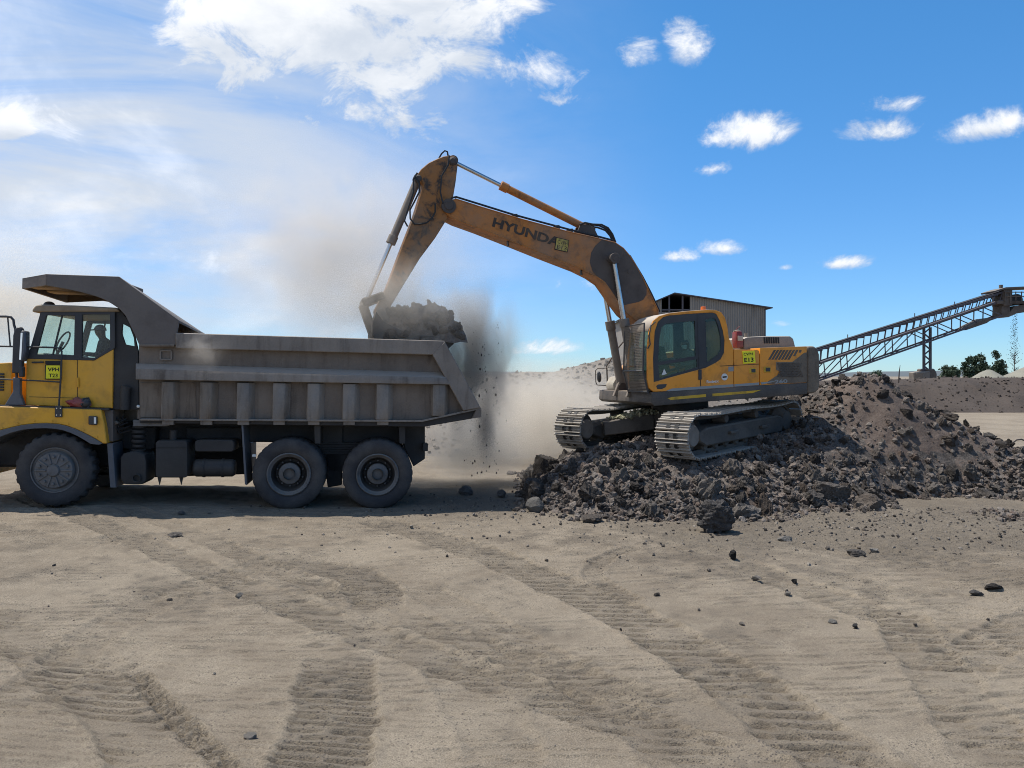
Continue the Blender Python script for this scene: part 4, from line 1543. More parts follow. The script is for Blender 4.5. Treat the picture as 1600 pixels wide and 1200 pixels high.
# dark rear module with a small quarter window
rm = T.PL([(178, 484), (188, 484), (200, 500), (210, 522), (216, 548), (217, 640), (174, 640), (178, 545)], CN + 0.04)
qw = T.PL([(192, 506), (203, 512), (209, 528), (210, 541), (196, 538), (190, 520)], CN + 0.04)
for y in (CN + 0.04, CF - 0.09):
    tpart('rear_quarter', MB().prism(rm, y, y + 0.05, holes=[qw]), M_black, 0.006, cab)
    tpart('quarter_pane', MB().prism(qw, y + 0.02, y + 0.027), M_glass, 0, cab)
tpart('cab_back', MB().box(TP(210, 560, CN)[0], TP(217, 560, CN)[0], CN + 0.09, CF - 0.09, zf, TP(210, 575, CN)[1]), M_black, 0.01, cab)
tpart('cab_back_post', MB().prism(T.PL([(178, 486), (184, 486), (184, 636), (177, 636)], CN + 0.1), CN + 0.095, CN + 0.2), M_black, 0.01, cab)
ex = TP(196, 600, 0.1)
tpart('air_intake', MB().tube([(ex[0], 0.1, TP(196, 640, 0.1)[1]), (ex[0], 0.1, TP(196, 612, 0.1)[1]), (ex[0] + 0.02, 0.1, TP(197, 604, 0.1)[1])], 0.085, 16), M_black, 0, cab)
# door seams, handle, hinge
mb = MB()
for (a, b) in (((121, 560), (121, 622)), ((121, 622), (46, 620)), ((121, 560), (121.2, 562))):
    q0, q1 = TP(*a, CN), TP(*b, CN)
    mb.bar((q0[0], CN - 0.001, q0[1]), (q1[0], CN - 0.001, q1[1]), 0.010, 0.008)
tpart('door_seam', mb, M_ink, 0, cab)
q0, q1 = TP(51, 566.5, CN), TP(69, 566, CN)
tpart('door_handle', MB().tube([(q0[0], CN - 0.03, q0[1]), (q1[0], CN - 0.03, q1[1])], 0.016, 8), M_dark, 0, cab)
q0, q1 = TP(122, 590, CN), TP(122.5, 605, CN)
tpart('door_hinge', MB().tube([(q0[0], CN - 0.02, q0[1]), (q1[0], CN - 0.02, q1[1])], 0.02, 8), M_yellow, 0, cab)
# sign VPH T23
q = T.PL([(70.5, 570), (94.5, 570), (94.5, 593), (70, 593)], 0.10)
sg = tpart('number_sign', MB().prism(q, 0.095, 0.115), M_ink, 0.002, cab)
sg['label'] = 'yellow sign reading VPH T23'
q = T.PL([(72, 571), (93.5, 571), (93.5, 591.5), (71.5, 591.5)], 0.09)
tpart('sign_face', MB().prism(q, 0.088, 0.094), M_sign, 0, sg)
mb = MB()
for s, py, xa, xb in (('VPH', 580.2, 74.5, 92), ('T23', 589.6, 76, 90)):
    p, p_ = TP(xa, py, 0.086), TP(xb, py, 0.086)
    text_mb(mb, s, p[0], p[1], p_[0], p_[1], 0.0845, 0.068, bold=0.02)
tpart('lettering', mb, M_ink, 0, sg, smooth=0)
q = T.PL([(71, 564), (95.5, 564), (95.5, 569.6), (71, 569.6)], 0.11)
tpart('name_plate', MB().prism(q, 0.10, 0.125), M_ink, 0.002, cab)

# bonnet ahead of the cab, grille, fender
bx = TP(18, 600, CN + 0.1)[0]
zb1 = TP(10, 634, CN)[1]
bon = tpart('bonnet', MB().prism([(bx - 1.7, zb1), (bx, zb1), (bx, TP(18, 566, CN)[1]), (bx - 0.75, TP(18, 571, CN)[1]), (bx - 1.62, TP(18, 585, CN)[1])], CN + 0.10, CF - 0.1), M_yellow, 0.05, seg=2)
q = T.PL([(-4, 582), (7, 582), (7, 611), (-4, 611)], CN + 0.1)
mb = MB()
for k in range(7):
    z = q[2][1] + (q[0][1] - q[2][1]) * (k + 0.5) / 7
    mb.box(q[0][0], q[1][0], CN + 0.07, CN + 0.11, z - 0.018, z + 0.012)
tpart('grille', mb, M_dark, 0.003, bon)
tpart('radiator_guard', MB().box(bx - 1.75, bx - 1.705, CN + 0.2, CF - 0.2, zb1, TP(18, 590, CN)[1]), M_dark, 0.01, bon)
arc_out = [(160, 693), (151, 687), (142, 682), (130, 676), (117, 670), (104, 665.5), (90, 662.5), (72, 661.5), (54, 662), (36, 664), (18, 668), (0, 672.5), (-18, 679), (-36, 688)]
fen = T.PL([(-60, 688), (-60, 634), (0, 635), (60, 636.5), (158, 640), (163, 664), (167, 693)] + arc_out, -0.03)
for y in (-0.03, W - 0.75):
    f_ = tpart('fender', MB().prism(fen, y, y + 0.78), M_yellow, 0.014)
    q = T.PL(arc_out, -0.04)
    q2 = T.PL([(155, 695), (142, 693.5), (134, 688.5), (122, 681.5), (110, 676), (98, 672), (86, 670), (72, 669), (54, 669.5), (36, 671.5), (18, 676), (2, 682), (-14, 691), (-30, 700)], -0.04)
    tpart('wheel_arch', MB().prism(q + q2[::-1], y - 0.03, y + 0.80), M_slate, 0.006, f_)
    if y < 0:
        mb = MB()
        for (px, py) in ((3, 669), (27, 661.5), (53, 657.5), (81, 658), (106, 662.5), (130, 671.5), (151, 683)):
            q = TP(px, py, -0.04)
            mb.disc(q, 0.016, -0.045, -0.028, 8)
        tpart('fender_bolt', mb, M_yellow, 0, f_)
        q = T.PL([(139, 650), (152, 650.5), (152, 664), (139, 663.5)], -0.06)
        lm = tpart('side_lamp', MB().prism(q, -0.10, -0.03), M_dark, 0.012, f_)
        q = T.PL([(146.5, 652), (150, 652), (150, 662), (146.5, 662)], -0.11)
        tpart('lens', MB().prism(q, -0.106, -0.098), M_lens, 0.002, lm)
        q = T.PL([(86, 634), (97, 634), (97, 652), (86, 652)], -0.05)
        hp = tpart('hinge_plate', MB().prism(q, -0.06, -0.03), M_dark, 0.004, f_)
        mb = MB()
        for (px, py) in ((88.5, 638), (94.5, 638), (88.5, 648.5), (94.5, 648.5)):
            mb.disc(TP(px, py, -0.07), 0.012, -0.072, -0.058, 6)
        tpart('bolt', mb, M_chrome, 0, hp)
dk = T.PL([(-60, 631), (170, 638), (170, 641.5), (-60, 635)], 0.0)
tpart('deck_edge', MB().prism(dk, 0.0, 0.14), M_black, 0.004)
# handrail on the deck
rb = 0.05
mb = MB()
mb.tube([(*TP(-40, 540, rb)[:1], rb, TP(-40, 540, rb)[1])] + [(TP(a, b, rb)[0], rb, TP(a, b, rb)[1]) for a, b in ((0, 541), (50, 542), (84, 543), (93, 544), (96.5, 549), (95, 590), (92, 634))], 0.016, 8)
mb.tube([(TP(a, b, rb)[0], rb, TP(a, b, rb)[1]) for a, b in ((-40, 592), (0, 592.5), (50, 594.5), (93.5, 597))], 0.013, 8)
tpart('handrail', mb, M_dark, 0)
# mirror post with arm, housing and glass
mp = tpart('mirror_post', MB().prism(T.PL([(7, 633), (37, 633), (31, 615), (31, 590), (20, 590), (20, 612)], 0.02), 0.02, 0.12), M_slate, 0.01)
mb = MB()
mb.tube([(TP(a, b, 0.05)[0], 0.05, TP(a, b, 0.05)[1]) for a, b in ((-30, 494), (10, 494.5), (17, 495.5), (21, 500), (22, 508), (24, 514), (26, 590))], 0.022, 8)
mb.tube([(TP(a, b, 0.05)[0], 0.05, TP(a, b, 0.05)[1]) for a, b in ((12, 495), (16, 541))], 0.014, 8)
tpart('mirror_arm', mb, M_dark, 0, mp)
q = T.PL([(20, 524), (23, 513), (30, 510), (34, 514), (34, 583), (18, 583)], -0.02)
mh = tpart('mirror_housing', MB().prism(q, -0.02, 0.10), M_dark, 0.015, mp)
q = T.PL([(33, 516), (41, 517), (41, 548), (37, 564), (31, 565)], 0.0)
tpart('mirror_back', MB().prism(q, -0.03, 0.16), M_slate, 0.02, mp)
q = T.PL([(32.5, 520), (35.5, 520), (33, 562), (30, 562)], -0.03)
tpart('mirror_glass', MB().prism(q, -0.034, -0.028), M_mirror, 0, mp)
q = T.PL([(30, 572), (37, 573), (37, 589), (30, 589)], 0.0)
tpart('lower_mirror', MB().prism(q, -0.04, 0.08), M_dark, 0.015, mp)
# equipment between the axles
tpart('front_mud_flap', MB().prism(T.PL([(167, 693), (176, 693), (181, 762), (172, 762)], 0.05), 0.05, 0.62), M_slate, 0.006)
tpart('mid_mud_flap', MB().prism(T.PL([(377, 663), (380, 663), (386, 758), (382.5, 757)], 0.08), 0.08, 0.80), M_slate, 0.004)
q = T.PL([(188, 716), (192, 709), (203, 706), (217, 706.5), (226, 711), (228, 720), (228, 751), (222, 757), (194, 757), (188, 748)], 0.10)
sil = tpart('silencer', MB().prism(q, 0.10, 0.75), M_black, 0.03, seg=2)
c = TP(213.5, 747, 0.07)
mb = MB().lathe([(0.075, 0.04), (0.075, -0.03), (0.062, -0.03), (0.062, 0.035), (0.0, 0.035)], (c[0], 0.07, c[1]), 24)
tpart('exhaust_outlet', mb, M_black, 0, sil)
c = TP(217, 690, 0.35)
mb = MB()
for k in range(6):
    z = TP(217, 706 - k * 7.5, 0.35)[1]
    mb.tube([(c[0], 0.35, z), (c[0], 0.35, z + 0.05)], 0.13 - 0.014 * (k % 2), 16)
tpart('exhaust_bellows', mb, M_black, 0.006)
q = T.PL([(243, 692), (246, 688.5), (290, 688.5), (292.5, 692), (292.5, 743), (289, 746.5), (246, 746.5), (243, 743)], 0.08)
bb = tpart('battery_box', MB().prism(q, 0.08, 0.75), M_black, 0.02, seg=2)
tpart('lid_seam', MB().prism(T.PL([(243.5, 699), (292, 699), (292, 700), (243.5, 700)], 0.07), 0.072, 0.09), M_ink, 0, bb)
for px in (249, 283):
    tpart('foot_bracket', MB().prism(T.PL([(px - 3, 746), (px + 3, 746), (px, 758)], 0.2), 0.2, 0.24), M_black, 0, bb)
c = TP(271, 680, 0.3)
tpart('filler_cap', MB().tube([(c[0], 0.3, TP(271, 688, 0.3)[1]), (c[0], 0.3, TP(271, 672, 0.3)[1])], 0.07, 16), M_black, 0.006, bb)
q = T.PL([(304, 691), (307, 688), (362, 688), (366, 691), (366, 703), (362, 706), (307, 706), (304, 703)], 0.12)
tpart('tool_box', MB().prism(q, 0.12, 0.70), M_black, 0.015)
ta, tb = TP(303, 731, 0.30), TP(368, 731, 0.30)
ra = 0.168
tk = tpart('air_tank', MB().tube([(ta[0], 0.30, ta[1]), (ta[0] + 0.05, 0.30, ta[1]), (tb[0] - 0.05, 0.30, tb[1]), (tb[0], 0.30, tb[1])], [ra * 0.8, ra, ra, ra * 0.8], 28), M_black, 0.004)
for f_ in (0.25, 0.7):
    x = ta[0] + (tb[0] - ta[0]) * f_
    tpart('tank_strap', MB().lathe([(ra + 0.004, -0.02), (ra + 0.012, -0.02), (ra + 0.012, 0.02), (ra + 0.004, 0.02)], (0, 0, 0), 28), M_black, 0, tk,).matrix_basis = Matrix.Translation((x, 0.30, ta[1] + (tb[1] - ta[1]) * f_)) @ Matrix.Rotation(R(90), 4, 'Z')
q = T.PL([(208, 656), (274, 659), (262, 666), (208, 666)], 0.16)
pl = tpart('bumper_plate', MB().prism(q, 0.16, 0.22), M_rim, 0.004)
q = T.PL([(394, 710), (400, 710), (400, 714), (394, 714)], 0.12)
tpart('marker_lamp', MB().prism(q, 0.12, 0.18), M_white, 0.006)
q = TP(216, 635, 0.05)
tpart('marker_lamp', MB().ball((q[0], 0.05, q[1]), 0.03, 6), M_white, 0)
mb = MB()
for k in range(5):
    a0, a1 = TP(168 + k * 4, 642 + 3 * k, 0.3), TP(206 - k * 3, 672 - 6 * k, 0.4)
    mid = ((a0[0] + a1[0]) / 2, 0.34, min(a0[1], a1[1]) - 0.06)
    mb.tube([(a0[0], 0.3, a0[1]), mid, (a1[0], 0.4, a1[1])], 0.018, 6)
tpart('hose', mb, M_rubber, 0)
q = T.PL([(166, 660), (182, 657), (186, 662), (170, 668)], 0.25)
tpart('step_bracket', MB().prism(q, 0.2, 0.34), M_rust, 0.01)
q = T.PL([(158, 640), (176, 641), (176, 690), (167, 690)], 0.10)
tpart('fender_back', MB().prism(q, 0.12, 0.75), M_canopy, 0.006)
q = T.PL([(180, 668), (243, 668), (243, 700), (228, 706), (186, 700)], 0.7)
tpart('gearbox', MB().prism(q, 0.7, 1.6), M_black, 0.02)
q = T.PL([(290, 668), (378, 668), (378, 700), (290, 690)], 0.85)
tpart('propshaft_guard', MB().prism(q, 0.85, 1.5), M_black, 0.02)
tpart('fuel_tank', MB().prism(T.PL([(215, 690), (392, 690), (392, 741), (215, 747)], 2.05), 2.05, 2.85), M_black, 0.04)
# front bumper and step, out of frame to the left
tpart('bumper', MB().box(-1.75, -1.45, 0.05, W - 0.05, 0.45, 0.95), M_yellow, 0.03)
tpart('engine_block', MB().box(-1.4, 0.9, 0.85, 2.05, 0.62, zt + 0.3), M_black, 0.05)

# seat, steering wheel and driver
sx, sz = TP(166, 575, 0.7)
tpart('seat', MB().box(sx - 0.32, sx + 0.18, 0.50, 0.95, sz - 0.12, sz), M_seat, 0.05, cab, seg=2)
tpart('seat_back', MB().prism([(sx + 0.12, sz), (sx + 0.24, sz), (sx + 0.30, sz + 0.42), (sx + 0.2, sz + 0.42)], 0.50, 0.95), M_seat, 0.04, cab, seg=2)
hx_, hz_ = TP(98, 534, 0.7)
sw = MB()
cw = Vector((hx_, 0.72, hz_))
ring = []
for k in range(25):
    g = 2 * math.pi * k / 24
    ring.append(cw + Vector((0.10 * math.sin(g) * 0.9, 0.21 * math.cos(g), 0.19 * math.sin(g))))
sw.tube(ring, 0.016, 6, cap=False)
sw.tube([cw, cw + Vector((-0.15, 0, -0.35))], 0.03, 8)
tpart('steering_wheel', sw, M_dark, 0, cab)
mo = T.m @ Matrix.Translation((sx - 0.02, 0.72, sz + 0.02))
drv = person('person', mo, M_cloth1, 'driver in a grey cap seated in the yellow truck cab looking down', lean=0.14, cap=M_cap)

# red wrapped bundle on the deck
q = TP(123, 637, 0.06)
bun = link('red_bundle', None, None, T.m @ Matrix.Translation((q[0], 0.07, q[1])))
tag(bun, 'red cloth bundle with a dark strap on the truck step below the cab door', 'bundle')
v, f = rock_shape(3, 901, 5, 0.28, (0.21, 0.09, 0.10))
v[:, 2] += 0.09
part_o = link('cloth', mesh_np('cloth', v, f, M_red, 60), bun)
mb = MB()
mb.tube([(0.10, 0.0, 0.0), (0.07, -0.09, 0.06), (0.09, -0.06, 0.17), (0.16, 0.0, 0.18), (0.20, -0.02, 0.08), (0.16, -0.03, 0.0)], 0.018, 8)
mb.ball((0.12, -0.01, 0.09), (0.09, 0.085, 0.085), 8)
part('strap', mb, M_dark, bun)

# ------------------------------------------------------------------ excavator
M_orange = worn('excavator orange paint', (0.78, 0.295, 0.020), 0.45, dust=(0.30, 0.22, 0.14), dust_amt=0.16, grime=(0.14, 0.065, 0.025), grime_amt=0.24, scale=2.8, bump=0.06, top=0.75, var=0.08)
M_boom = worn('boom worn orange paint', (0.46, 0.165, 0.028), 0.6, dust=(0.25, 0.15, 0.092), dust_amt=0.85, grime=(0.055, 0.036, 0.024), grime_amt=0.42, scale=3.6, bump=0.25, top=0.8, var=0.15)
M_arm = worn('arm greasy orange paint', (0.32, 0.13, 0.028), 0.6, dust=(0.15, 0.115, 0.085), dust_amt=0.85, grime=(0.035, 0.026, 0.021), grime_amt=0.85, scale=3.4, bump=0.3, top=0.7, var=0.15)
M_patch = worn('dark grey boom patch', (0.062, 0.050, 0.046), 0.65, dust=(0.13, 0.105, 0.085), dust_amt=0.35, grime_amt=0.3, scale=4, bump=0.3, top=0.6)
M_dirty = worn('mud caked panel', (0.135, 0.108, 0.082), 0.75, dust=(0.24, 0.19, 0.14), dust_amt=0.6, grime=(0.05, 0.042, 0.036), grime_amt=0.35, scale=4, bump=0.3)
M_skirt = worn('dark skirt paint', (0.050, 0.046, 0.044), 0.6, dust=(0.22, 0.175, 0.135), dust_amt=0.5, grime_amt=0.2, scale=2.5, bump=0.15)
M_under = worn('undercarriage grey', (0.058, 0.053, 0.048), 0.75, dust=(0.17, 0.145, 0.12), dust_amt=0.5, grime_amt=0.3, scale=4, bump=0.35)
M_shoe = worn('worn track shoe steel', (0.29, 0.265, 0.235), 0.5, metal=0.2, dust=(0.38, 0.34, 0.285), dust_amt=0.45, grime=(0.08, 0.065, 0.055), grime_amt=0.35, scale=5, bump=0.25, top=0.7)
M_hood = worn('dusty hood', (0.20, 0.165, 0.135), 0.7, dust=(0.42, 0.37, 0.31), dust_amt=0.4, grime_amt=0.25, scale=4, bump=0.15, top=1.0)
M_grey = flat('grey stripe', (0.26, 0.27, 0.27), 0.5)
M_stripe = worn('yellow stripe', (0.62, 0.36, 0.015), 0.5, dust_amt=0.12, grime_amt=0.25, scale=6, bump=0.0, top=0.2)
M_cream = worn('dusty cream cover', (0.46, 0.41, 0.33), 0.6, dust_amt=0.4, grime_amt=0.15, scale=4, bump=0.1)
M_soil = rock_mat('pale dried soil', (0.20, 0.19, 0.12), (0.42, 0.40, 0.28), (0.33, 0.30, 0.2), True)

E = Fr((2.974, 16.25, 1.78), 15.0, 4.6)
EP = E.P
exc = link('excavator', None, None, E.m)
tag(exc, 'orange crawler excavator on the rubble heap tipping its bucket over the truck bed', 'excavator')
WE = 3.0
BN, BF = 1.18, 1.82          # near and far faces of the boom


def epart(name, mb, mat, bevel=0.008, parent=None, m=None, **k):
    return part(name, mb, mat, parent or exc, m, bevel, **k)


# --- undercarriage
def crawler(yc):
    r, x0, x1 = 0.43, 0.45, 4.32
    pts = []
    run = x1 - x0
    for i in range(25):
        g = math.pi / 2 + math.pi * i / 24
        pts.append((x0 + r * math.cos(g), r + 0.04 + r * math.sin(g)))
    for i in range(1, 20):
        pts.append((x0 + run * i / 20, 0.04))
    for i in range(25):
        g = -math.pi / 2 + math.pi * i / 24
        pts.append((x1 + r * math.cos(g), r + 0.04 + r * math.sin(g)))
    for i in range(1, 20):
        t = i / 20
        pts.append((x1 - run * t, 2 * r + 0.04 - 0.035 * math.sin(math.pi * t) - 0.02 * math.sin(3 * math.pi * t)))
    P_ = np.array(pts)
    seg = np.linalg.norm(np.roll(P_, -1, 0) - P_, axis=1)
    tot = seg.sum()
    inner = [(p[0], p[1]) for p in pts]
    c = P_.mean(0)
    # chain links on the inside of the shoes
    ch = MB()
    ring_o = [(p[0], p[1]) for p in pts]
    n = len(ring_o)
    dirs = np.roll(P_, -1, 0) - np.roll(P_, 1, 0)
    dirs /= np.linalg.norm(dirs, axis=1)[:, None]
    nrm = np.stack([-dirs[:, 1], dirs[:, 0]], 1)
    if ((P_ + nrm * 0.1 - c) ** 2).sum() > ((P_ - c) ** 2).sum():
        nrm = -nrm
    inn = P_ + nrm * 0.10
    for (ya, yb) in ((yc - 0.12, yc - 0.06), (yc + 0.06, yc + 0.12)):
        vs, fs = [], []
        for i in range(n):
            vs += [(P_[i, 0], ya, P_[i, 1]), (inn[i, 0], ya, inn[i, 1]), (inn[i, 0], yb, inn[i, 1]), (P_[i, 0], yb, P_[i, 1])]
        for i in range(n):
            j = (i + 1) % n
            for k in range(4):
                fs.append((i * 4 + k, i * 4 + (k + 1) % 4, j * 4 + (k + 1) % 4, j * 4 + k))
        ch.add(vs, fs)
    trk = epart('crawler_track', ch, M_under, 0, None, U.m)
    ns = 54
    sh = MB()
    hw = 0.40
    L_ = tot / ns
    prof = [(-L_ * 0.45, -0.01), (-L_ * 0.45, 0.022), (-L_ * 0.40, 0.055), (-L_ * 0.31, 0.055), (-L_ * 0.27, 0.018), (-L_ * 0.04, 0.018), (-L_ * 0.01, 0.040), (L_ * 0.05, 0.040), (L_ * 0.08, 0.018),
            (L_ * 0.28, 0.018), (L_ * 0.32, 0.048), (L_ * 0.40, 0.048), (L_ * 0.45, 0.014), (L_ * 0.45, -0.01)]
    sh.prism(prof, -hw, hw)
    for yy_ in (-0.10, 0.10):
        sh.box(-L_ * 0.24, L_ * 0.26, yy_ - 0.045, yy_ + 0.045, 0.012, 0.0425, 1)
    sme = sh.mesh('track_shoe', [M_shoe, M_ink], 0.003, 30)
    cum = np.concatenate([[0], np.cumsum(seg)])
    for k in range(ns):
        s = (k + 0.3) * tot / ns
        i = int(np.searchsorted(cum, s, 'right') - 1) % n
        t = (s - cum[i]) / seg[i]
        p = P_[i] * (1 - t) + P_[(i + 1) % n] * t
        d = P_[(i + 1) % n] - P_[i]
        d /= np.linalg.norm(d)
        nn_ = -(nrm[i] * (1 - t) + nrm[(i + 1) % n] * t)
        nn_ /= np.linalg.norm(nn_)
        # local x along the path, local z outwards
        ax = Vector((d[0], 0, d[1]))
        az_ = Vector((nn_[0], 0, nn_[1]))
        ax = (ax - az_ * ax.dot(az_)).normalized()
        ay = az_.cross(ax)
        m = Matrix.Identity(4)
        for q in range(3):
            m[q][0], m[q][1], m[q][2], m[q][3] = ax[q], ay[q], az_[q], (p[0], yc, p[1])[q]
        link('track_shoe', sme, trk, U.m @ m)
    fr = epart('track_frame', MB().prism([(0.62, 0.34), (0.86, 0.22), (4.02, 0.22), (4.1, 0.34), (4.1, 0.56), (3.9, 0.62), (0.95, 0.60), (0.62, 0.52)], yc - 0.26, yc + 0.26), M_under, 0.03, None, U.m)
    for (x, z, w_) in ((1.7, 0.40, 0.16), (3.0, 0.40, 0.16)):
        epart('step', MB().box(x, x + 0.3, yc - 0.34, yc - 0.26, z, z + 0.06), M_under, 0.008, fr, U.m)
    idl = epart('idler', MB().lathe([(0.0, -0.10), (0.30, -0.10), (0.33, -0.05), (0.38, -0.045), (0.38, 0.045), (0.33, 0.05), (0.30, 0.10), (0.0, 0.10)], (x0, yc, r + 0.04), 36), M_under, 0, None, U.m)
    epart('hub_cover', MB().lathe([(0.0, -0.235), (0.20, -0.235), (0.225, -0.21), (0.225, -0.10)], (x0, yc, r + 0.04), 32), M_tan2, 0, idl, U.m)
    epart('sprocket', MB().lathe([(0.0, -0.24), (0.22, -0.24), (0.26, -0.14), (0.36, -0.05), (0.36, 0.05), (0.24, 0.14), (0.0, 0.14)], (x1, yc, r + 0.04), 36, wob=lambda i, j: 0.03 if (j in (3, 4) and i % 3 == 0) else 0), M_under, 0, None, U.m)
    for k in range(8):
        epart('roller', MB().lathe([(0.0, -0.16), (0.07, -0.16), (0.10, -0.12), (0.10, 0.12), (0.07, 0.16), (0.0, 0.16)], (0.98 + k * 0.41, yc, 0.20), 18), M_under, 0, fr, U.m)
    for x in (1.75, 3.0):
        epart('carrier_roller', MB().lathe([(0.0, -0.20), (0.08, -0.20), (0.10, -0.15), (0.10, 0.10), (0.0, 0.10)], (x, yc, 0.72), 18), M_under, 0, fr, U.m)


M_tan2 = worn('dusty tan steel', (0.20, 0.165, 0.135), 0.7, dust=(0.27, 0.23, 0.19), dust_amt=0.5, grime_amt=0.2, scale=6, bump=0.2)
FAR = 2.85
crawler(0.0)
crawler(FAR)
cx_, cy_ = 2.38, FAR / 2
mb = MB().box(cx_ - 0.62, cx_ + 0.62, cy_ - 0.6, cy_ + 0.6, 0.40, 0.80)
epart('car_body', mb, M_under, 0.03, None, U.m)
for sx_, ex_ in ((-0.5, 0.95), (0.5, 3.75)):
    for sy_, ey_ in ((-0.45, 0.24), (0.45, FAR - 0.24)):
        a = Vector((cx_ + sx_, cy_ + sy_, 0.58))
        b = Vector((ex_, ey_, 0.46))
        t = (b - a).normalized()
        p_ = Vector((-t.y, t.x, 0)) * 0.24
        up = Vector((0, 0, 0.20))
        mb = MB().hexa([a - p_ - up, b - p_ * 1.15 - up * 0.8, b + p_ * 1.15 - up * 0.8, a + p_ - up, a - p_ + up, b - p_ * 1.15 + up * 0.75, b + p_ * 1.15 + up * 0.75, a + p_ + up])
        epart('frame_leg', mb, M_under, 0.02, None, U.m)
epart('swing_bearing', MB().tube([U.m @ Vector((cx_, cy_, 0.80)), E.m @ Vector((E.m.inverted() @ (U.m @ Vector((cx_, cy_, 0.8)))).to_2d().to_3d() + Vector((0, 0, 0.02)))], 0.66, 40), M_black, 0, None, Matrix.Identity(4))

# --- upper structure
deckp = E.PL([(1018, 613), (1046, 610.5), (1146, 604.5), (1199, 600), (1262, 598), (1262, 616), (1187, 621.5), (1100, 628), (1023, 634.5), (1017, 630)], 0.0)
dk_ = epart('revolving_frame', MB().prism(deckp, 0.0, WE), M_skirt, 0.03, seg=2)
for pts in ([(1043, 622.3), (1050, 620.3), (1103, 615.8), (1103, 620.2), (1048, 625)], [(1113, 615), (1177, 610.3), (1190, 609), (1176, 614), (1113, 619.3)]):
    epart('yellow_stripe', MB().prism(E.PL(pts, 0), -0.004, 0.01), M_stripe, 0, dk_)
# cab shell
CW = 1.06
shell = E.PL([(1021, 612), (1014, 606), (1012, 590), (1012, 545), (1015, 515), (1021, 501), (1030, 494), (1045, 489.5), (1070, 486.5), (1105, 484), (1118, 484.5), (1127, 488), (1133, 496.5), (1136.5, 510), (1139, 528), (1146, 546), (1146, 605), (1046, 611)], 0)
opening = E.PL([(1021.5, 597), (1020.5, 560), (1023, 518), (1028, 503), (1036, 495.5), (1045, 493), (1080, 490), (1112, 488.3), (1119, 490), (1124.5, 500), (1129.5, 516), (1132.3, 532), (1131.5, 551), (1126, 561.5), (1118, 567), (1103, 574.5), (1060, 586)], 0)
g1 = E.PL([(1028.5, 565.5), (1030.5, 530), (1033.5, 512), (1040, 506), (1060, 503.5), (1086, 501.5), (1087.5, 556.3), (1060, 560.5)], 0)
g2 = E.PL([(1029, 571), (1060, 566), (1089, 561.5), (1090, 573.5), (1060, 582.5), (1031, 591)], 0)
g3 = E.PL([(1102.5, 499.5), (1113, 496.5), (1118, 498), (1122, 508), (1126, 525), (1127, 545), (1122, 554), (1113, 561), (1105, 566)], 0)
ecab = epart('cab', MB().prism(shell, 0.0, 0.06, holes=[opening]), M_orange, 0.012)
epart('cab_side', MB().prism(shell, CW - 0.06, CW, holes=[opening]), M_orange, 0.012, ecab)
for y in (0.006, CW - 0.05):
    epart('window_frame', MB().prism(opening, y, y + 0.045, holes=[g1, g2, g3]), M_dark, 0.004, ecab)
    for g in (g1, g2, g3):
        epart('window_pane', MB().prism(g, y + 0.018, y + 0.025), M_glass2, 0, ecab)
# door pillar ridge and seam
q = E.PL([(1089.5, 492), (1101, 491), (1102, 573), (1092, 577)], 0)
epart('door_pillar', MB().prism(q, -0.006, 0.006), M_dark, 0.004, ecab)
# cab roof, rear and front
roofp = E.PL([(1014, 514), (1021, 501), (1030, 493.5), (1045, 489), (1070, 486), (1105, 483.5), (1118, 484), (1127, 487.5), (1133, 496)], 0)
roofi = [(x, z - 0.05) for x, z in roofp]
epart('roof', MB().prism(roofp + roofi[::-1], 0.03, CW - 0.03), M_hood, 0.01, ecab)
c0, c1 = EP(1139, 528, 0), EP(1146, 600, 0)
epart('cab_back', MB().prism(E.PL([(1133, 497), (1136.5, 510), (1139, 528), (1146, 546), (1146, 604), (1140, 604), (1139, 546), (1133, 528)], 0), 0.06, CW - 0.06), M_orange, 0.004, ecab)
epart('cab_floor', MB().prism(E.PL([(1016, 606), (1146, 600), (1146, 605), (1016, 611)], 0), 0.06, CW - 0.06), M_dark, 0, ecab)
fr_ = E.PL([(1013, 545), (1016.5, 516), (1018, 516), (1014.5, 545), (1014.5, 570), (1013, 570)], 0)
epart('windscreen', MB().prism(fr_, 0.08, CW - 0.08), M_glass2, 0, ecab)
epart('windscreen', MB().prism(E.PL([(1013, 573), (1014.5, 573), (1014.5, 596), (1013, 596)], 0), 0.08, CW - 0.08), M_glass2, 0, ecab)
epart('front_sill', MB().prism(E.PL([(1012, 596), (1016, 596), (1020, 612), (1014, 607)], 0), 0.06, CW - 0.06), M_dirty, 0.006, ecab)
# front guard: frame and wire mesh
gx = EP(1008, 560, 0)[0]
zt_, zm_, zb_ = EP(1009, 505, 0)[1], EP(1009, 579, 0)[1], EP(1010, 616, 0)[1]
mb = MB()
for y in (0.02, CW - 0.02):
    mb.tube([(gx + 0.05, y, zt_), (gx - 0.06, y, zm_), (gx + 0.02, y, zb_)], 0.018, 6)
for z, dx in ((zt_, 0.05), (zm_, -0.06), (zb_ + 0.04, 0.02)):
    mb.tube([(gx + dx, 0.02, z), (gx + dx, CW - 0.02, z)], 0.018, 6)
gd = epart('front_guard', mb, M_dark, 0, ecab)
mb = MB()
for k in range(26):
    y = 0.04 + (CW - 0.08) * k / 25
    mb.bar((gx + 0.045, y, zt_), (gx - 0.055, y, zm_), 0.006, 0.006)
    mb.bar((gx - 0.055, y, zm_), (gx + 0.02, y, zb_ + 0.04), 0.006, 0.006)
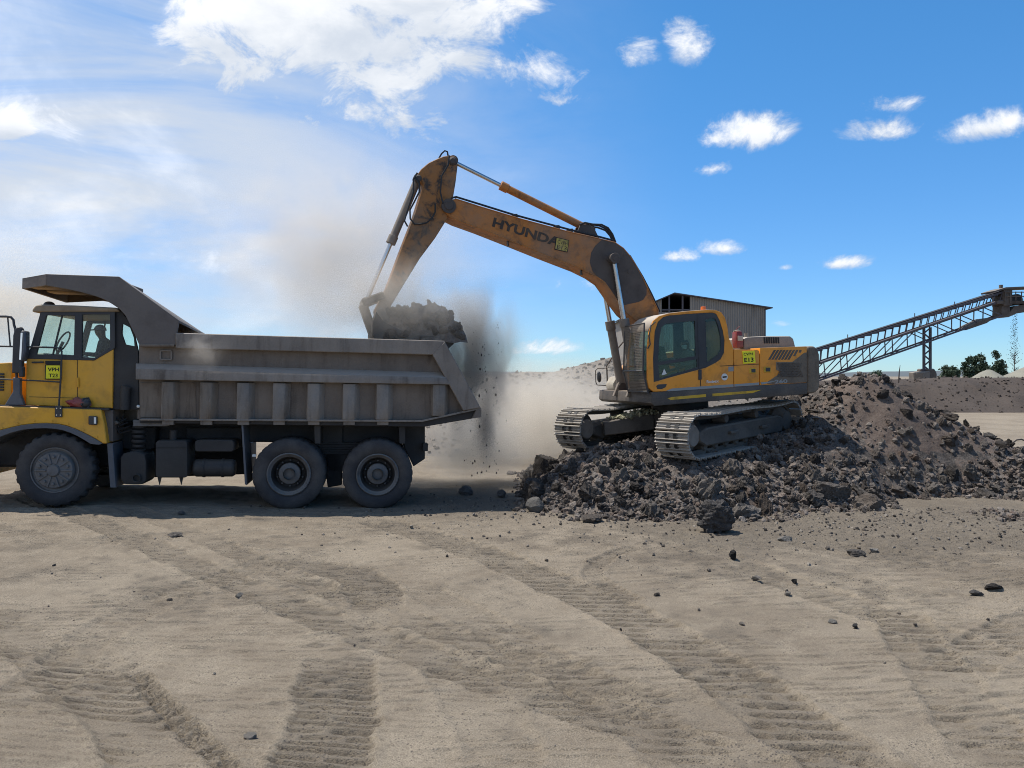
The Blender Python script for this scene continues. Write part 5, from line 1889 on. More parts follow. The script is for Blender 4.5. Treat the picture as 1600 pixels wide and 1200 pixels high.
for k in range(44):
    t = k / 43
    z = zt_ + (zb_ + 0.04 - zt_) * t
    x = np.interp(-z, [-zt_, -zm_, -zb_], [gx + 0.045, gx - 0.055, gx + 0.02])
    mb.bar((float(x), 0.03, z), (float(x), CW - 0.03, z), 0.006, 0.006)
epart('guard_mesh', mb, M_tan2, 0, gd)
# handrail beside the door, wiper, beacon, lamp
mb = MB().tube([(EP(a, b, -0.03)[0], -0.03, EP(a, b, -0.03)[1]) for a, b in ((1024, 503), (1017, 509), (1014, 525), (1016, 538), (1012, 545))], 0.014, 6)
epart('grab_handle', mb, M_dark, 0, ecab)
q = EP(1099, 480, 0.45)
epart('beacon', MB().lathe([(0.0, 0.05), (0.055, 0.045), (0.065, -0.03), (0.07, -0.07)], (0, 0, 0), 16), M_amber, 0, ecab).matrix_basis = Matrix.Translation((q[0], 0.45, q[1] - 0.03)) @ Matrix.Rotation(R(90), 4, 'X')
q = E.PL([(1091, 578), (1096, 577), (1096, 593), (1091, 594)], 0)
epart('door_handle', MB().prism(q, -0.02, 0.01), M_dark, 0.008, ecab)
q = E.PL([(1025, 603), (1029, 600.5), (1042, 600), (1040, 605), (1034, 608), (1027, 608)], 0)
epart('step_recess', MB().prism(q, -0.006, 0.012), M_dark, 0.006, ecab)
q0 = E.PL([(1093, 577), (1094, 577), (1095.5, 607), (1094.5, 607)], 0)
epart('door_seam', MB().prism(q0, -0.0035, 0.01), M_ink, 0, ecab)
q = E.PL([(1033.5, 586.5), (1041.5, 584.3), (1037.5, 576)], 0.02)
epart('warning_triangle', MB().prism(q, 0.012, 0.016), M_white, 0, ecab)
# body boxes
bx1 = epart('side_box', MB().prism(E.PL([(1147, 546), (1183, 546.5), (1186.5, 548), (1186.5, 602), (1147, 604.5)], 0), 0.0, 0.95), M_orange, 0.015, seg=2)
bx2 = epart('engine_box', MB().prism(E.PL([(1187.5, 543.5), (1230, 542), (1261, 541), (1261, 598), (1187.5, 602)], 0), 0.0, WE), M_orange, 0.02, seg=2)
gp_ = E.PL([(1212.5, 566), (1238, 565.5), (1256, 551.5), (1260.5, 550.5), (1260.5, 597.5), (1199, 600), (1200, 596), (1221.5, 581.5), (1212.5, 578)], 0)
epart('grille_panel', MB().prism(gp_, -0.008, 0.02), M_dirty, 0.003, bx2)
mb = MB()
for k in range(20):
    for s in (1, -1):
        a = EP(1214 + 2.1 * k, 567 if s > 0 else 589, 0)
        b = EP(1214 + 2.1 * k + 9, 589 if s > 0 else 567, 0)
        lim = EP(1254, 580, 0)[0]
        if b[0] > lim:
            continue
        mb.bar((a[0], -0.012, a[1]), (b[0], -0.012, b[1]), 0.012, 0.012)
epart('grille_mesh', mb, M_skirt, 0, bx2)
for k in range(9):
    q = E.PL([(1200 + 5.0 * k, 562), (1203.5 + 5.0 * k, 562), (1212.5 + 5.0 * k, 546.8), (1209 + 5.0 * k, 546.8)], 0)
    if k > 6:
        q = E.PL([(1200 + 5.0 * k + 4 * (k - 6), 562 - 5.5 * (k - 6)), (1203.5 + 5.0 * k + 4 * (k - 6), 562 - 5.5 * (k - 6)), (1212.5 + 5.0 * k, 546.8), (1209 + 5.0 * k, 546.8)], 0)
    epart('vent_slot', MB().prism(q, -0.004, 0.012), M_skirt, 0, bx2)
st = E.PL([(1040, 611), (1050, 607), (1146, 600.3), (1146, 604.5), (1046, 611.3)], 0)
epart('grey_stripe', MB().prism(st, -0.005, 0.01), M_grey, 0, ecab)
epart('grey_stripe', MB().prism(E.PL([(1147.5, 600.3), (1186, 597.6), (1186, 601.5), (1147.5, 604.2)], 0), -0.005, 0.01), M_grey, 0, bx1)
epart('grey_stripe', MB().prism(E.PL([(1188, 597.4), (1213, 595.2), (1190, 601)], 0), -0.0105, 0.01), M_grey, 0, bx2)
q = E.PL([(1125, 571.5), (1147, 570.5), (1186, 568.5), (1186, 569.4), (1125, 572.4)], 0)
epart('panel_seam', MB().prism(q, -0.003, 0.006), M_ink, 0, bx1)
for bx_, pts in ((bx1, (1170.5, 575, 1181, 583.5)), (bx2, (1193, 573, 1204, 582))):
    a, b, c, d = pts
    q = E.PL([(a, b), (c, b), (c, d), (a, d)], 0)
    h = epart('latch', MB().prism(q, -0.012, 0.01), M_stripe, 0.006, bx_)
    q = E.PL([(a + 3, b + 1.5), (c - 1, b + 1.5), (c - 1, d - 1.5), (a + 3, d - 1.5)], 0)
    epart('latch_pull', MB().prism(q, -0.018, -0.008), M_dark, 0.004, h)
cw_ = epart('counterweight', MB().prism(E.PL([(1262, 541), (1272, 540.5), (1278, 544.5), (1281, 554), (1281.5, 598), (1280, 609), (1274, 614), (1262, 615)], 0), 0.0, WE), M_dirty, 0.10, seg=3)
q = E.PL([(1262, 553), (1279, 553), (1279, 554), (1262, 554)], 0)
# upper hood
hd_ = epart('engine_hood', MB().prism(E.PL([(1163, 546), (1162.5, 529), (1168, 526.5), (1195, 525.2), (1235, 525), (1240, 529), (1243, 541), (1243, 546)], 0.45), 0.45, 2.55), M_hood, 0.04, seg=2)
for k in range(7):
    x = 1193.5 + 3.6 * k
    q = E.PL([(x, 527), (x + 2, 527), (x + 2.6, 536.5), (x + 0.6, 536.5)], 0.44)
    epart('vent_slot', MB().prism(q, 0.435, 0.46), M_ink, 0, hd_)
q = EP(1166, 522, 0.8)
epart('exhaust_pipe', MB().tube([(q[0], 0.8, q[1] - 0.2), (q[0], 0.8, q[1] + 0.02)], 0.05, 12), M_hood, 0, hd_)
# right-hand box, rail, mirror
zf_ = deckp[0][1]
tb_ = epart('fuel_tank', MB().prism([(0.55, zf_ - 0.02), (2.35, zf_ + 0.05), (2.35, zf_ + 0.82), (0.95, zf_ + 0.78), (0.55, zf_ + 0.5)], 2.02, WE), M_orange, 0.04, seg=2)
q = [(0.02, zf_), (0.34, zf_), (0.34, zf_ + 0.24), (0.26, zf_ + 0.33), (0.12, zf_ + 0.31), (0.02, zf_ + 0.16)]
epart('tool_cover', MB().prism(q, 2.15, 2.62), M_cream, 0.05, seg=2)
rd = 2.86


def e3(px, py, d):
    a = EP(px, py, d)
    return (a[0], d, a[1])


mb = MB()
mb.tube([e3(968, 541, rd), e3(948, 571.5, rd), e3(949.5, 613, rd)], 0.018, 8)
mb.tube([e3(968, 541, rd), e3(974, 534, rd)], 0.018, 8)
rl = epart('side_rail', mb, M_under, 0)
mb = MB().tube([e3(949, 575, rd - 0.03), e3(934, 575.5, rd - 0.03), e3(930.5, 579, rd - 0.03), e3(931, 597, rd - 0.03), e3(933, 601.5, rd - 0.03), e3(949.5, 602.5, rd - 0.03)], 0.012, 6)
epart('mirror_frame', mb, M_under, 0, rl)
q = e3(936, 589, rd)
epart('mirror', MB().ball(q, (0.05, 0.10, 0.14), 8), M_dark, 0, rl)
# boom
top_ = [(700, 313), (711, 310.5), (747, 322), (817, 343), (887, 361.7), (933, 372), (961, 379), (974, 388), (983.5, 399), (993, 413), (1003, 431.7), (1016, 459), (1029, 486.5), (1033, 503)]
bot_ = [(1026, 515), (1008, 514), (980, 490), (968, 474), (959, 461), (945, 441), (929, 430), (907, 419), (850, 397), (793, 374), (750, 357), (714, 344), (702, 338), (694, 330), (693, 320)]
bpoly = E.PL(top_ + bot_, BN)
boom = epart('boom', MB().prism(bpoly, BN, BF), M_boom, 0.012)
q = E.PL([(941, 374.3), (961, 379.6), (974, 388.6), (983, 399.6), (993, 413.8), (1002.6, 432.3), (1010.5, 448.5), (1010, 460), (1005, 468.5), (997, 472), (985, 474.5), (975, 477), (968.5, 473.6), (959.3, 460.5), (945.3, 440.6), (934, 433), (926, 424), (921.5, 410), (923.5, 395), (930, 384)], BN)
epart('wear_plate', MB().prism(q, BN - 0.005, BN + 0.02), M_patch, 0, boom)
for (px, py, rr) in ((701, 322, 0.155), (949, 404, 0.05), (983, 424, 0.05), (983, 456, 0.05)):
    c = EP(px, py, BN)
    epart('pin_boss', MB().lathe([(0.0, -0.05), (rr * 0.55, -0.05), (rr * 0.6, -0.03), (rr, -0.03), (rr, 0.03)] if rr > 0.1 else [(0, -0.012), (rr, -0.012), (rr, 0.02)], (c[0], BN, c[1]), 28), M_patch, 0, boom)
# welded seam strips along the boom edges
mb = MB()
for seq in (top_[1:-1], bot_[2:-2]):
    pl_ = [(EP(a, b, BN)[0], BN - 0.004, EP(a, b, BN)[1]) for a, b in seq]
    mb.tube(pl_, 0.012, 6)
epart('weld_seam', mb, M_boom, 0, boom)
# name on the boom
mb = MB()
a, b = EP(768.5, 354, BN), EP(877, 387.5, BN)
text_mb(mb, 'HYUNDAI', a[0], a[1], b[0], b[1], BN - 0.006, 0.205, bold=0.035)
lt = epart('lettering', mb, M_inkold, 0, boom, smooth=0)
q = E.PL([(868.5, 370.5), (889, 375.5), (886.5, 394.5), (866, 390)], BN)
sg = epart('number_sign', MB().prism(q, BN - 0.014, BN - 0.007), M_ink, 0, boom)
sg['label'] = 'weathered yellow sign reading CVPH E13 on the boom'
q = E.PL([(869.5, 371.8), (888, 376.2), (885.6, 393.2), (867.2, 389)], BN)
epart('sign_face', MB().prism(q, BN - 0.018, BN - 0.0135), M_signold, 0, sg)
mb = MB()
a, b = EP(870.5, 380.3, BN), EP(886, 384, BN)
text_mb(mb, 'CVPH', a[0], a[1], b[0], b[1], BN - 0.020, 0.075)
a, b = EP(869.5, 388.5, BN), EP(884.5, 392, BN)
text_mb(mb, 'E13', a[0], a[1], b[0], b[1], BN - 0.020, 0.09)
epart('lettering', mb, M_inkold, 0, sg, smooth=0)
# sign and writing on the body
q = E.PL([(1159.5, 549), (1178.5, 548), (1180, 567), (1161, 568.5)], 0)
sg = epart('number_sign', MB().prism(q, -0.02, -0.002), M_sign, 0.002, bx1)
sg['label'] = 'yellow sign reading CVPH E13 on the side box'
mb = MB()
a, b = EP(1162, 555.8, -0.02), EP(1176.5, 555, -0.02)
text_mb(mb, 'CVPH', a[0], a[1], b[0], b[1], -0.0225, 0.060, bold=0.02)
a, b = EP(1163, 566, -0.02), EP(1177.5, 565.2, -0.02)
text_mb(mb, 'E13', a[0], a[1], b[0], b[1], -0.0225, 0.095, bold=0.03)
epart('lettering', mb, M_ink, 0, sg, smooth=0)
mb = MB()
a, b = EP(1104, 599, 0), EP(1123, 597.5, 0)
text_mb(mb, 'Robex', a[0], a[1], b[0], b[1], -0.007, 0.065, bold=0.02)
epart('lettering', mb, M_white, 0, ecab, smooth=0)
mb = MB()
a, b = EP(1210, 599.5, 0), EP(1230, 598.3, 0)
text_mb(mb, '260', a[0], a[1], b[0], b[1], -0.0115, 0.085, bold=0.03)
epart('lettering', mb, M_grey, 0, bx2, smooth=0)
c = EP(1132, 589, 0)
mb = MB().disc(c, 0.075, -0.006, 0.004, 24)
lg = epart('round_decal', mb, M_white, 0, ecab)
epart('decal_bar', MB().box(c[0] - 0.05, c[0] + 0.05, -0.008, -0.004, c[1] - 0.016, c[1] + 0.016), M_ink, 0, lg)
q = E.PL([(1138, 573), (1146, 572.5), (1146, 580), (1138, 580.5)], 0)
epart('square_decal', MB().prism(q, -0.005, 0.004), M_grey, 0, ecab)
# hydraulic lines on the boom
for d_, off in ((BN + 0.06, 0.0), (BN + 0.16, 0.6), (BN + 0.26, 0.3)):
    mb = MB().tube([e3(a, b - off, d_) for a, b in ((702, 316), (706, 309.5), (713, 308), (747, 318.5), (800, 335), (850, 348.5), (890, 359), (930, 368.5), (958, 376))], 0.02, 6)
    epart('hydraulic_line', mb, M_rubber, 0, boom)
for px, py in ((806, 338), (872, 355.5), (893, 361)):
    a = e3(px, py, BN)
    epart('line_clamp', MB().box(a[0] - 0.05, a[0] + 0.05, BN + 0.02, BN + 0.34, a[2] - 0.05, a[2] + 0.06), M_rubber, 0.008, boom)
for k, pts in enumerate((((906, 351), (914, 348), (926, 350.5), (940, 351), (950, 356), (957, 366), (962, 379)), ((908, 356), (920, 354), (934, 355.5), (946, 360), (953, 368), (958, 378)), ((910, 353), (918, 350), (936, 352.5), (948, 358), (955, 367), (960, 378)))):
    epart('hose', MB().tube([e3(a, b, BN + 0.15 + 0.12 * k) for a, b in pts], 0.022, 8), M_rubber, 0, boom)
mb = MB().tube([e3(a, b, BN + 0.5) for a, b in ((984, 399), (1004, 432), (1018, 459), (1031, 487))], 0.02, 6)
epart('hydraulic_line', mb, M_rubber, 0, boom)
for px, py in ((794, 378), (909, 423)):
    a = e3(px, py, BN + 0.1)
    epart('bracket', MB().box(a[0] - 0.012, a[0] + 0.012, BN + 0.1, BN + 0.2, a[2] - 0.09, a[2] + 0.03), M_rubber, 0, boom)


def ram(name, p0, p1, d, split, rb, rr, parent, mat):
    """hydraulic ram: rod from p0 to the split, barrel from there to p1 (pixels at depth d)"""
    a, b = Vector(e3(*p0, d)), Vector(e3(*p1, d))
    s = a.lerp(b, split)
    rod = epart(name, MB().tube([s.lerp(b, 0.01), b], rb, 20), mat, 0, parent)
    epart('rod', MB().tube([a, s.lerp(b, 0.05)], rr, 14), M_steel, 0, rod)
    dirv = (b - a).normalized()
    epart('gland', MB().tube([s - dirv * 0.02, s + dirv * 0.16], rb * 1.22, 20), mat, 0.006, rod)
    for q in (a, b):
        epart('eye', MB().tube([q + Vector((0, -0.11, 0)), q + Vector((0, 0.11, 0))], rb * 1.25, 18), M_patch, 0.006, rod)
    return rod


ram('arm_cylinder', (707, 252), (921, 359), 1.5, 0.345, 0.085, 0.045, None, M_boom)
q = E.PL([(900, 366), (906, 352), (918, 350), (928, 356), (936, 373)], 1.36)
for y in (1.34, 1.60):
    epart('cylinder_lug', MB().prism(q, y, y + 0.06), M_patch, 0.006, boom)
for d_ in (1.10, 1.92):
    ram('boom_cylinder', (958.5, 404.5), (993, 606), 1.10, 0.47, 0.095, 0.055, None, M_tan2) if d_ < 1.5 else None
# the far boom cylinder mirrors the near one across the boom
pa, pb = EP(958.5, 404.5, 1.10), EP(993, 606, 1.10)
a, b = Vector((pa[0], 1.92, pa[1])), Vector((pb[0], 1.92, pb[1]))
s = a.lerp(b, 0.47)
fc = epart('boom_cylinder', MB().tube([s, b], 0.095, 20), M_tan2, 0)
epart('rod', MB().tube([a, s.lerp(b, 0.05)], 0.055, 14), M_steel, 0, fc)
epart('gland', MB().tube([s.lerp(a, 0.02), s.lerp(b, 0.12)], 0.115, 20), M_tan2, 0.006, fc)
epart('eye', MB().tube([a + Vector((0, -0.11, 0)), a + Vector((0, 0.11, 0))], 0.11, 18), M_patch, 0.006, fc)
epart('eye', MB().tube([b + Vector((0, -0.11, 0)), b + Vector((0, 0.11, 0))], 0.11, 18), M_patch, 0.006, fc)
epart('cylinder_pin', MB().tube([(pa[0], 0.98, pa[1]), (pa[0], 2.02, pa[1])], 0.06, 16), M_patch, 0, boom)
epart('boom_foot_bracket', MB().prism([(-0.12, zf_ - 0.12), (1.1, zf_ - 0.1), (0.9, zf_ + 0.95), (0.45, zf_ + 1.0)], 1.08, 1.17), M_tan2, 0.01)
epart('boom_foot_bracket', MB().prism([(-0.12, zf_ - 0.12), (1.1, zf_ - 0.1), (0.9, zf_ + 0.95), (0.45, zf_ + 1.0)], 1.83, 1.92), M_tan2, 0.01)
# arm
armp = E.PL([(703, 242.7), (711, 244), (714.5, 249), (715, 260), (712, 285), (708.6, 305), (704, 328), (698.7, 342), (680, 372), (656, 404), (632, 443), (611, 478), (605, 492), (597, 497), (588, 493), (586, 484), (605, 447), (625, 393), (648, 333), (662, 288), (657, 281), (652, 273), (658, 264), (670, 254), (685, 247), (693, 244)], 1.24)
arm = epart('arm', MB().prism(armp, 1.24, 1.76), M_arm, 0.014)
for (px, py, rr) in ((707, 252, 0.09), (653, 279, 0.08), (596, 489, 0.10)):
    c = EP(px, py, 1.24)
    epart('pin_boss', MB().lathe([(0.0, -0.05), (rr * 0.6, -0.05), (rr, -0.02), (rr, 0.03)], (c[0], 1.24, c[1]), 24), M_patch, 0, arm)
mb = MB().tube([e3(a, b, 1.3) for a, b in ((686, 247), (690, 240), (695, 235.5), (699, 237), (700, 243))], 0.018, 6)
epart('hose', mb, M_rubber, 0, arm)
for k, pts in enumerate((((648, 276), (655, 287), (655, 300), (647, 316), (640.5, 328), (641, 342), (648, 350), (656, 350)), ((680, 318), (680, 331), (675, 341), (666, 348.5), (656, 350)),
                         ((652, 270), (646, 280), (646, 300), (636, 330), (632, 345), (637, 354)), ((702, 243), (700, 258), (690, 275), (688, 300), (692, 318)))):
    epart('hose', MB().tube([e3(a, b, 1.19 - 0.015 * k) for a, b in pts], 0.018, 8), M_rubber, 0, arm)
ram('bucket_cylinder', (571, 473), (653, 280), 1.5, 0.48, 0.085, 0.045, None, M_tan2)
for y in (1.10, 1.80):
    a, b = e3(566, 474, 1.24), e3(600, 461, 1.24)
    epart('guide_link', MB().bar((a[0], y + 0.05, a[2]), (b[0], y + 0.05, b[2]), 0.09, 0.16), M_under, 0.03)
a, b = e3(567, 473, 1.3), e3(584, 521, 1.3)
epart('bucket_link', MB().bar((a[0], 1.5, a[2]), (b[0], 1.5, b[2]), 0.42, 0.17), M_under, 0.04)
# bucket: two cheeks, wrapped shell, ears, teeth
cheek = E.PL([(588, 487), (600, 503), (640, 522), (712, 528), (710, 536), (690, 556), (660, 572), (624, 570), (598, 552), (583, 524), (582, 508)], 0.86)
bk = None
wrap = E.PL([(583, 500), (582, 524), (598, 550), (624, 568), (660, 570), (690, 556), (712, 530)], 0.86)
inn_ = E.PL([(587, 502), (586, 523), (601, 547), (625, 563), (658, 565), (686, 552), (708, 527)], 0.86)
bk = epart('bucket', MB().prism(wrap + inn_[::-1], 0.90, 2.10), M_under, 0.006)
for y in (0.86, 2.08):
    epart('cheek', MB().prism(cheek, y, y + 0.05), M_under, 0.006, bk)
for y in (1.14, 1.76):
    epart('ear', MB().prism(E.PL([(578, 522), (584, 512), (588, 484), (598, 482), (604, 492), (612, 505), (600, 545)], 1.24), y, y + 0.07), M_under, 0.01, bk)
for k in range(5):
    y = 0.95 + 0.26 * k
    t0 = EP(708, 531, 0.86)
    epart('tooth', MB().hexa([(t0[0] - 0.08, y, t0[1] - 0.05), (t0[0] + 0.2, y + 0.03, t0[1] + 0.02), (t0[0] + 0.2, y + 0.07, t0[1] + 0.02), (t0[0] - 0.08, y + 0.1, t0[1] - 0.05),
                              (t0[0] - 0.08, y, t0[1] + 0.04), (t0[0] + 0.2, y + 0.03, t0[1] + 0.04), (t0[0] + 0.2, y + 0.07, t0[1] + 0.04), (t0[0] - 0.08, y + 0.1, t0[1] + 0.04)]), M_under, 0, bk)

# load heaped in the bucket
ld_prof = [(592, 506), (597, 493), (608, 488), (625, 484), (645, 480), (660, 477), (672, 474), (680, 472), (690, 477), (700, 487), (712, 500), (722, 513)]
lx = np.array([EP(a, b, 1.3)[0] for a, b in ld_prof])
lz = np.array([EP(a, b, 1.3)[1] for a, b in ld_prof])
zlo = EP(660, 532, 1.3)[1]


def load_z(X, Y):
    top = np.interp(X, lx, lz)
    k = np.clip(1 - np.abs(Y - 1.5) / 0.72, 0, 1)
    return zlo - 0.15 + (top - zlo + 0.15) * (1 - (1 - k) ** 2.2) + (fbm(X, Y, 3, 3, 0.5, 2) - 0.5) * 0.12, fbm(X, Y, 2, 2, 0.5, 3)


lme = grid_mesh('bucket_load', np.arange(lx.min(), lx.max(), 0.05), np.arange(0.80, 2.2, 0.05), load_z)
lme.materials.append(M_rockm)
ld = link('bucket_load', lme, None, E.m)
tag(ld, 'heap of dark rock and soil filling the raised bucket', 'bucket load')
r_ = np.random.default_rng(44)
for k in range(120):
    x, y = r_.uniform(lx.min() + 0.08, lx.max() - 0.05), 0.85 + 1.25 * r_.random() ** 1.5
    s = 0.04 + 0.15 * r_.random() ** 2.5
    o = bpy.data.objects.new('rock', ROCKS[r_.integers(len(ROCKS))])
    COL.objects.link(o)
    o.parent = ld
    o.location = (x, y, float(load_z(np.array([x]), np.array([y]))[0][0]) + s * 0.2)
    o.rotation_euler = tuple(r_.uniform(0, 6, 3))
    o.scale = (s, s, s * 0.85)

# operator's seat, console, operator
sx, sz = EP(1080, 587, 0.55)
epart('seat', MB().box(sx - 0.34, sx + 0.2, 0.32, 0.80, sz - 0.14, sz), M_seat, 0.05, ecab, seg=2)
epart('seat_back', MB().prism([(sx + 0.12, sz), (sx + 0.26, sz), (sx + 0.34, sz + 0.62), (sx + 0.24, sz + 0.62)], 0.32, 0.80), M_seat, 0.04, ecab, seg=2)
epart('control_console', MB().box(sx - 0.55, sx + 0.05, 0.14, 0.28, sz - 0.1, sz + 0.12), M_dark, 0.03, ecab)
epart('control_lever', MB().tube([(sx - 0.42, 0.3, sz + 0.1), (sx - 0.46, 0.32, sz + 0.3)], 0.02, 8), M_dark, 0, ecab)
mo = E.m @ Matrix.Translation((sx + 0.0, 0.56, sz + 0.03))
person('person', mo, M_cloth2, 'excavator operator in grey green overalls and face mask seated behind the cab glass', lean=0.10, mask=True)

# red and white sack tied behind the cab
q = EP(1155, 543.5, 0.5)
sk = link('sack', None, None, E.m @ Matrix.Translation((q[0], 0.55, q[1])) @ Matrix.Scale(0.88, 4))
tag(sk, 'red and white printed sack standing behind the excavator cab', 'sack')
part('sack_body', MB().prism([(-0.09, 0.0), (0.10, 0.0), (0.11, 0.2), (0.085, 0.42), (-0.07, 0.43), (-0.10, 0.22)], -0.11, 0.11), M_red, sk, None, 0.035, 40, 2)
v, f = rock_shape(2, 931, 4, 0.2, (0.085, 0.09, 0.03))
v[:, 2] += 0.435
link('sack_mouth', mesh_np('sack_mouth', v, f, M_cream, 60), sk)
part('printed_band', MB().prism([(-0.07, 0.18), (0.08, 0.17), (0.09, 0.30), (-0.06, 0.31)], -0.135, -0.112), M_cream, sk, None, 0.01)
part('tie_cord', MB().tube([(-0.02, 0, 0.46), (0.02, -0.03, 0.52), (0.09, -0.02, 0.55)], 0.008, 6), M_red, sk)

# pale soil lying on the front leg of the undercarriage
V, Fc, Tt = [], [], []
base = 0
for k in range(420):
    t = r_.random()
    x = 1.15 + 0.85 * t + r_.normal(0, 0.10)
    y = FAR - 0.45 - 0.75 * t + r_.normal(0, 0.12)
    s = 0.02 + 0.05 * r_.random() ** 2
    z = 0.68 + 0.12 * t + 0.10 * math.exp(-((t - 0.6) / 0.25) ** 2) * r_.random()
    v, f = rock_shape(1, 950 + k % 12, 5, 0.2)
    p = U.m @ Vector((x, y, z))
    V.append((v * s) @ rotm(r_).T + np.array(p))
    Fc.append(f + base)
    Tt.append(np.full(len(v), r_.random()))
    base += len(v)
me = mesh_np('soil', np.concatenate(V), np.concatenate(Fc), M_soil, 40)
a_ = me.attributes.new('dark', 'FLOAT', 'POINT')
a_.data.foreach_set('value', np.concatenate(Tt).astype(np.float32))
tag(link('soil', me), 'pale dried soil lying on the frame between the crawler tracks', 'soil', kind='stuff')

# ------------------------------------------------------------------ background
M_sheet = worn('weathered corrugated sheet', (0.235, 0.215, 0.195), 0.6, dust=(0.32, 0.29, 0.25), dust_amt=0.4, grime=(0.11, 0.085, 0.07), grime_amt=0.35, scale=0.6, bump=0.0, streak=True, top=0.3)
M_steelblue = worn('rusty blue grey steel', (0.070, 0.072, 0.098), 0.65, dust=(0.15, 0.13, 0.115), dust_amt=0.35, grime=(0.09, 0.05, 0.035), grime_amt=0.35, scale=2, bump=0.0, top=0.5)
M_rusty = worn('rusty brown steel', (0.075, 0.058, 0.052), 0.75, dust_amt=0.3, grime_amt=0.2, scale=2, bump=0.0, top=0.5)
M_belt = flat('conveyor belt rubber', (0.03, 0.03, 0.032), 0.8)
M_concrete = worn('concrete footing', (0.16, 0.14, 0.125), 0.9, dust_amt=0.3, grime_amt=0.2, scale=1, bump=0.1)

# shed: gable end in corrugated sheets with an open bay under the ridge
YS = 62.0


def sp_(px, py):
    v = at(px, py, YS)
    return (v.x, v.z)


shed = link('shed', None, None, Matrix.Translation((0, YS, 0)))
tag(shed, 'tall grey corrugated iron shed behind the excavator with an open gable bay', 'shed')
ap = sp_(1053, 457.5)
rt = sp_(1195, 479)
lft = (ap[0] - 1.75, ap[1] - 0.8)


def eave(x):
    if x < ap[0]:
        return lft[1] + (ap[1] - lft[1]) * (x - lft[0]) / (ap[0] - lft[0])
    return ap[1] + (rt[1] - ap[1]) * (x - ap[0]) / (rt[0] - ap[0])


bay0, bay1 = sp_(1038.5, 470)[0], sp_(1076.5, 470)[0]
bayz = sp_(1050, 487)[1]
x = lft[0]
sw_ = 0.76
while x < rt[0] - 0.02:
    xe = min(x + sw_, rt[0])
    n = 16
    vs, fs = [], []
    inbay = x >= bay0 - 0.3 and xe <= bay1 + 0.4
    jz = random.uniform(-0.03, 0.0)
    jy = random.uniform(0, 0.02)
    for i in range(n + 1):
        xx = x + (xe - x) * i / n
        yy_ = 0.035 * math.sin(2 * math.pi * i / 4) + jy
        zt2 = (bayz if inbay else eave(xx) - 0.06) + jz
        vs += [(xx, yy_, -0.3), (xx, yy_, zt2), (xx, yy_ + 0.02, -0.3), (xx, yy_ + 0.02, zt2)]
    for i in range(n):
        a = i * 4
        fs += [(a, a + 4, a + 5, a + 1), (a + 2, a + 3, a + 7, a + 6), (a + 1, a + 5, a + 7, a + 3)]
    part('wall_sheet', MB().add(vs, fs), M_sheet, shed, smooth=60)
    x = xe
DEP = 24.0
part('side_wall', MB().box(rt[0] - 0.05, rt[0], 0.05, DEP, -0.3, rt[1] - 0.08), M_sheet, shed)
part('side_wall', MB().box(lft[0], lft[0] + 0.05, 0.05, DEP, -0.3, lft[1] - 0.08), M_sheet, shed)
part('back_wall', MB().prism([(lft[0], -0.3), (rt[0], -0.3), (rt[0], rt[1] - .1), (ap[0], ap[1] - .1), (lft[0], lft[1] - .1)], DEP, DEP + 0.05), M_sheet, shed)
part('roof', MB().prism([(ap[0], ap[1]), (rt[0] + 0.55, rt[1] - 0.08), (rt[0] + 0.55, rt[1] - 0.16), (ap[0], ap[1] - 0.08)], -0.3, DEP + 0.3), M_steelblue, shed)
part('roof', MB().prism([(ap[0] - 0.003, ap[1]), (lft[0] - 0.4, lft[1] - 0.12), (lft[0] - 0.4, lft[1] - 0.2), (ap[0] - 0.003, ap[1] - 0.08)], -0.3, DEP + 0.3), M_steelblue, shed)
for px in (1046, 1067):
    a = sp_(px, 470)[0]
    part('bay_post', MB().box(a - 0.06, a + 0.06, 0.06, 0.2, bayz - 0.4, eave(a) - 0.1), M_steelblue, shed)
part('bay_rail', MB().box(bay0 - 0.2, bay1 + 0.2, 0.08, 0.2, bayz + 0.10, bayz + 0.22), M_steelblue, shed)
a = sp_(1195, 500)
part('corner_flashing', MB().box(rt[0] - 0.02, rt[0] + 0.06, -0.06, 0.1, -0.3, rt[1] - 0.17), M_steelblue, shed)

# inclined conveyor on a lattice trestle
YC = 75.0
con = link('conveyor', None, None, Matrix.Translation((0, YC, 0)))
tag(con, 'long inclined lattice conveyor rising behind the heap on a steel trestle', 'conveyor')


def cp(px, py, y=0.0):
    v = at(px, py, YC)
    return Vector((v.x, y, v.z))


up0, up1 = cp(1180, 578), cp(1578, 453)        # belt line
ch0, ch1 = cp(1180, 602), cp(1572, 468)        # upper chord
lo0, lo1 = cp(1180, 630), cp(1566, 493)        # lower chord
WC = 1.5


def onl(a, b, t, y):
    p = a.lerp(b, t)
    return Vector((p.x, y, p.z))


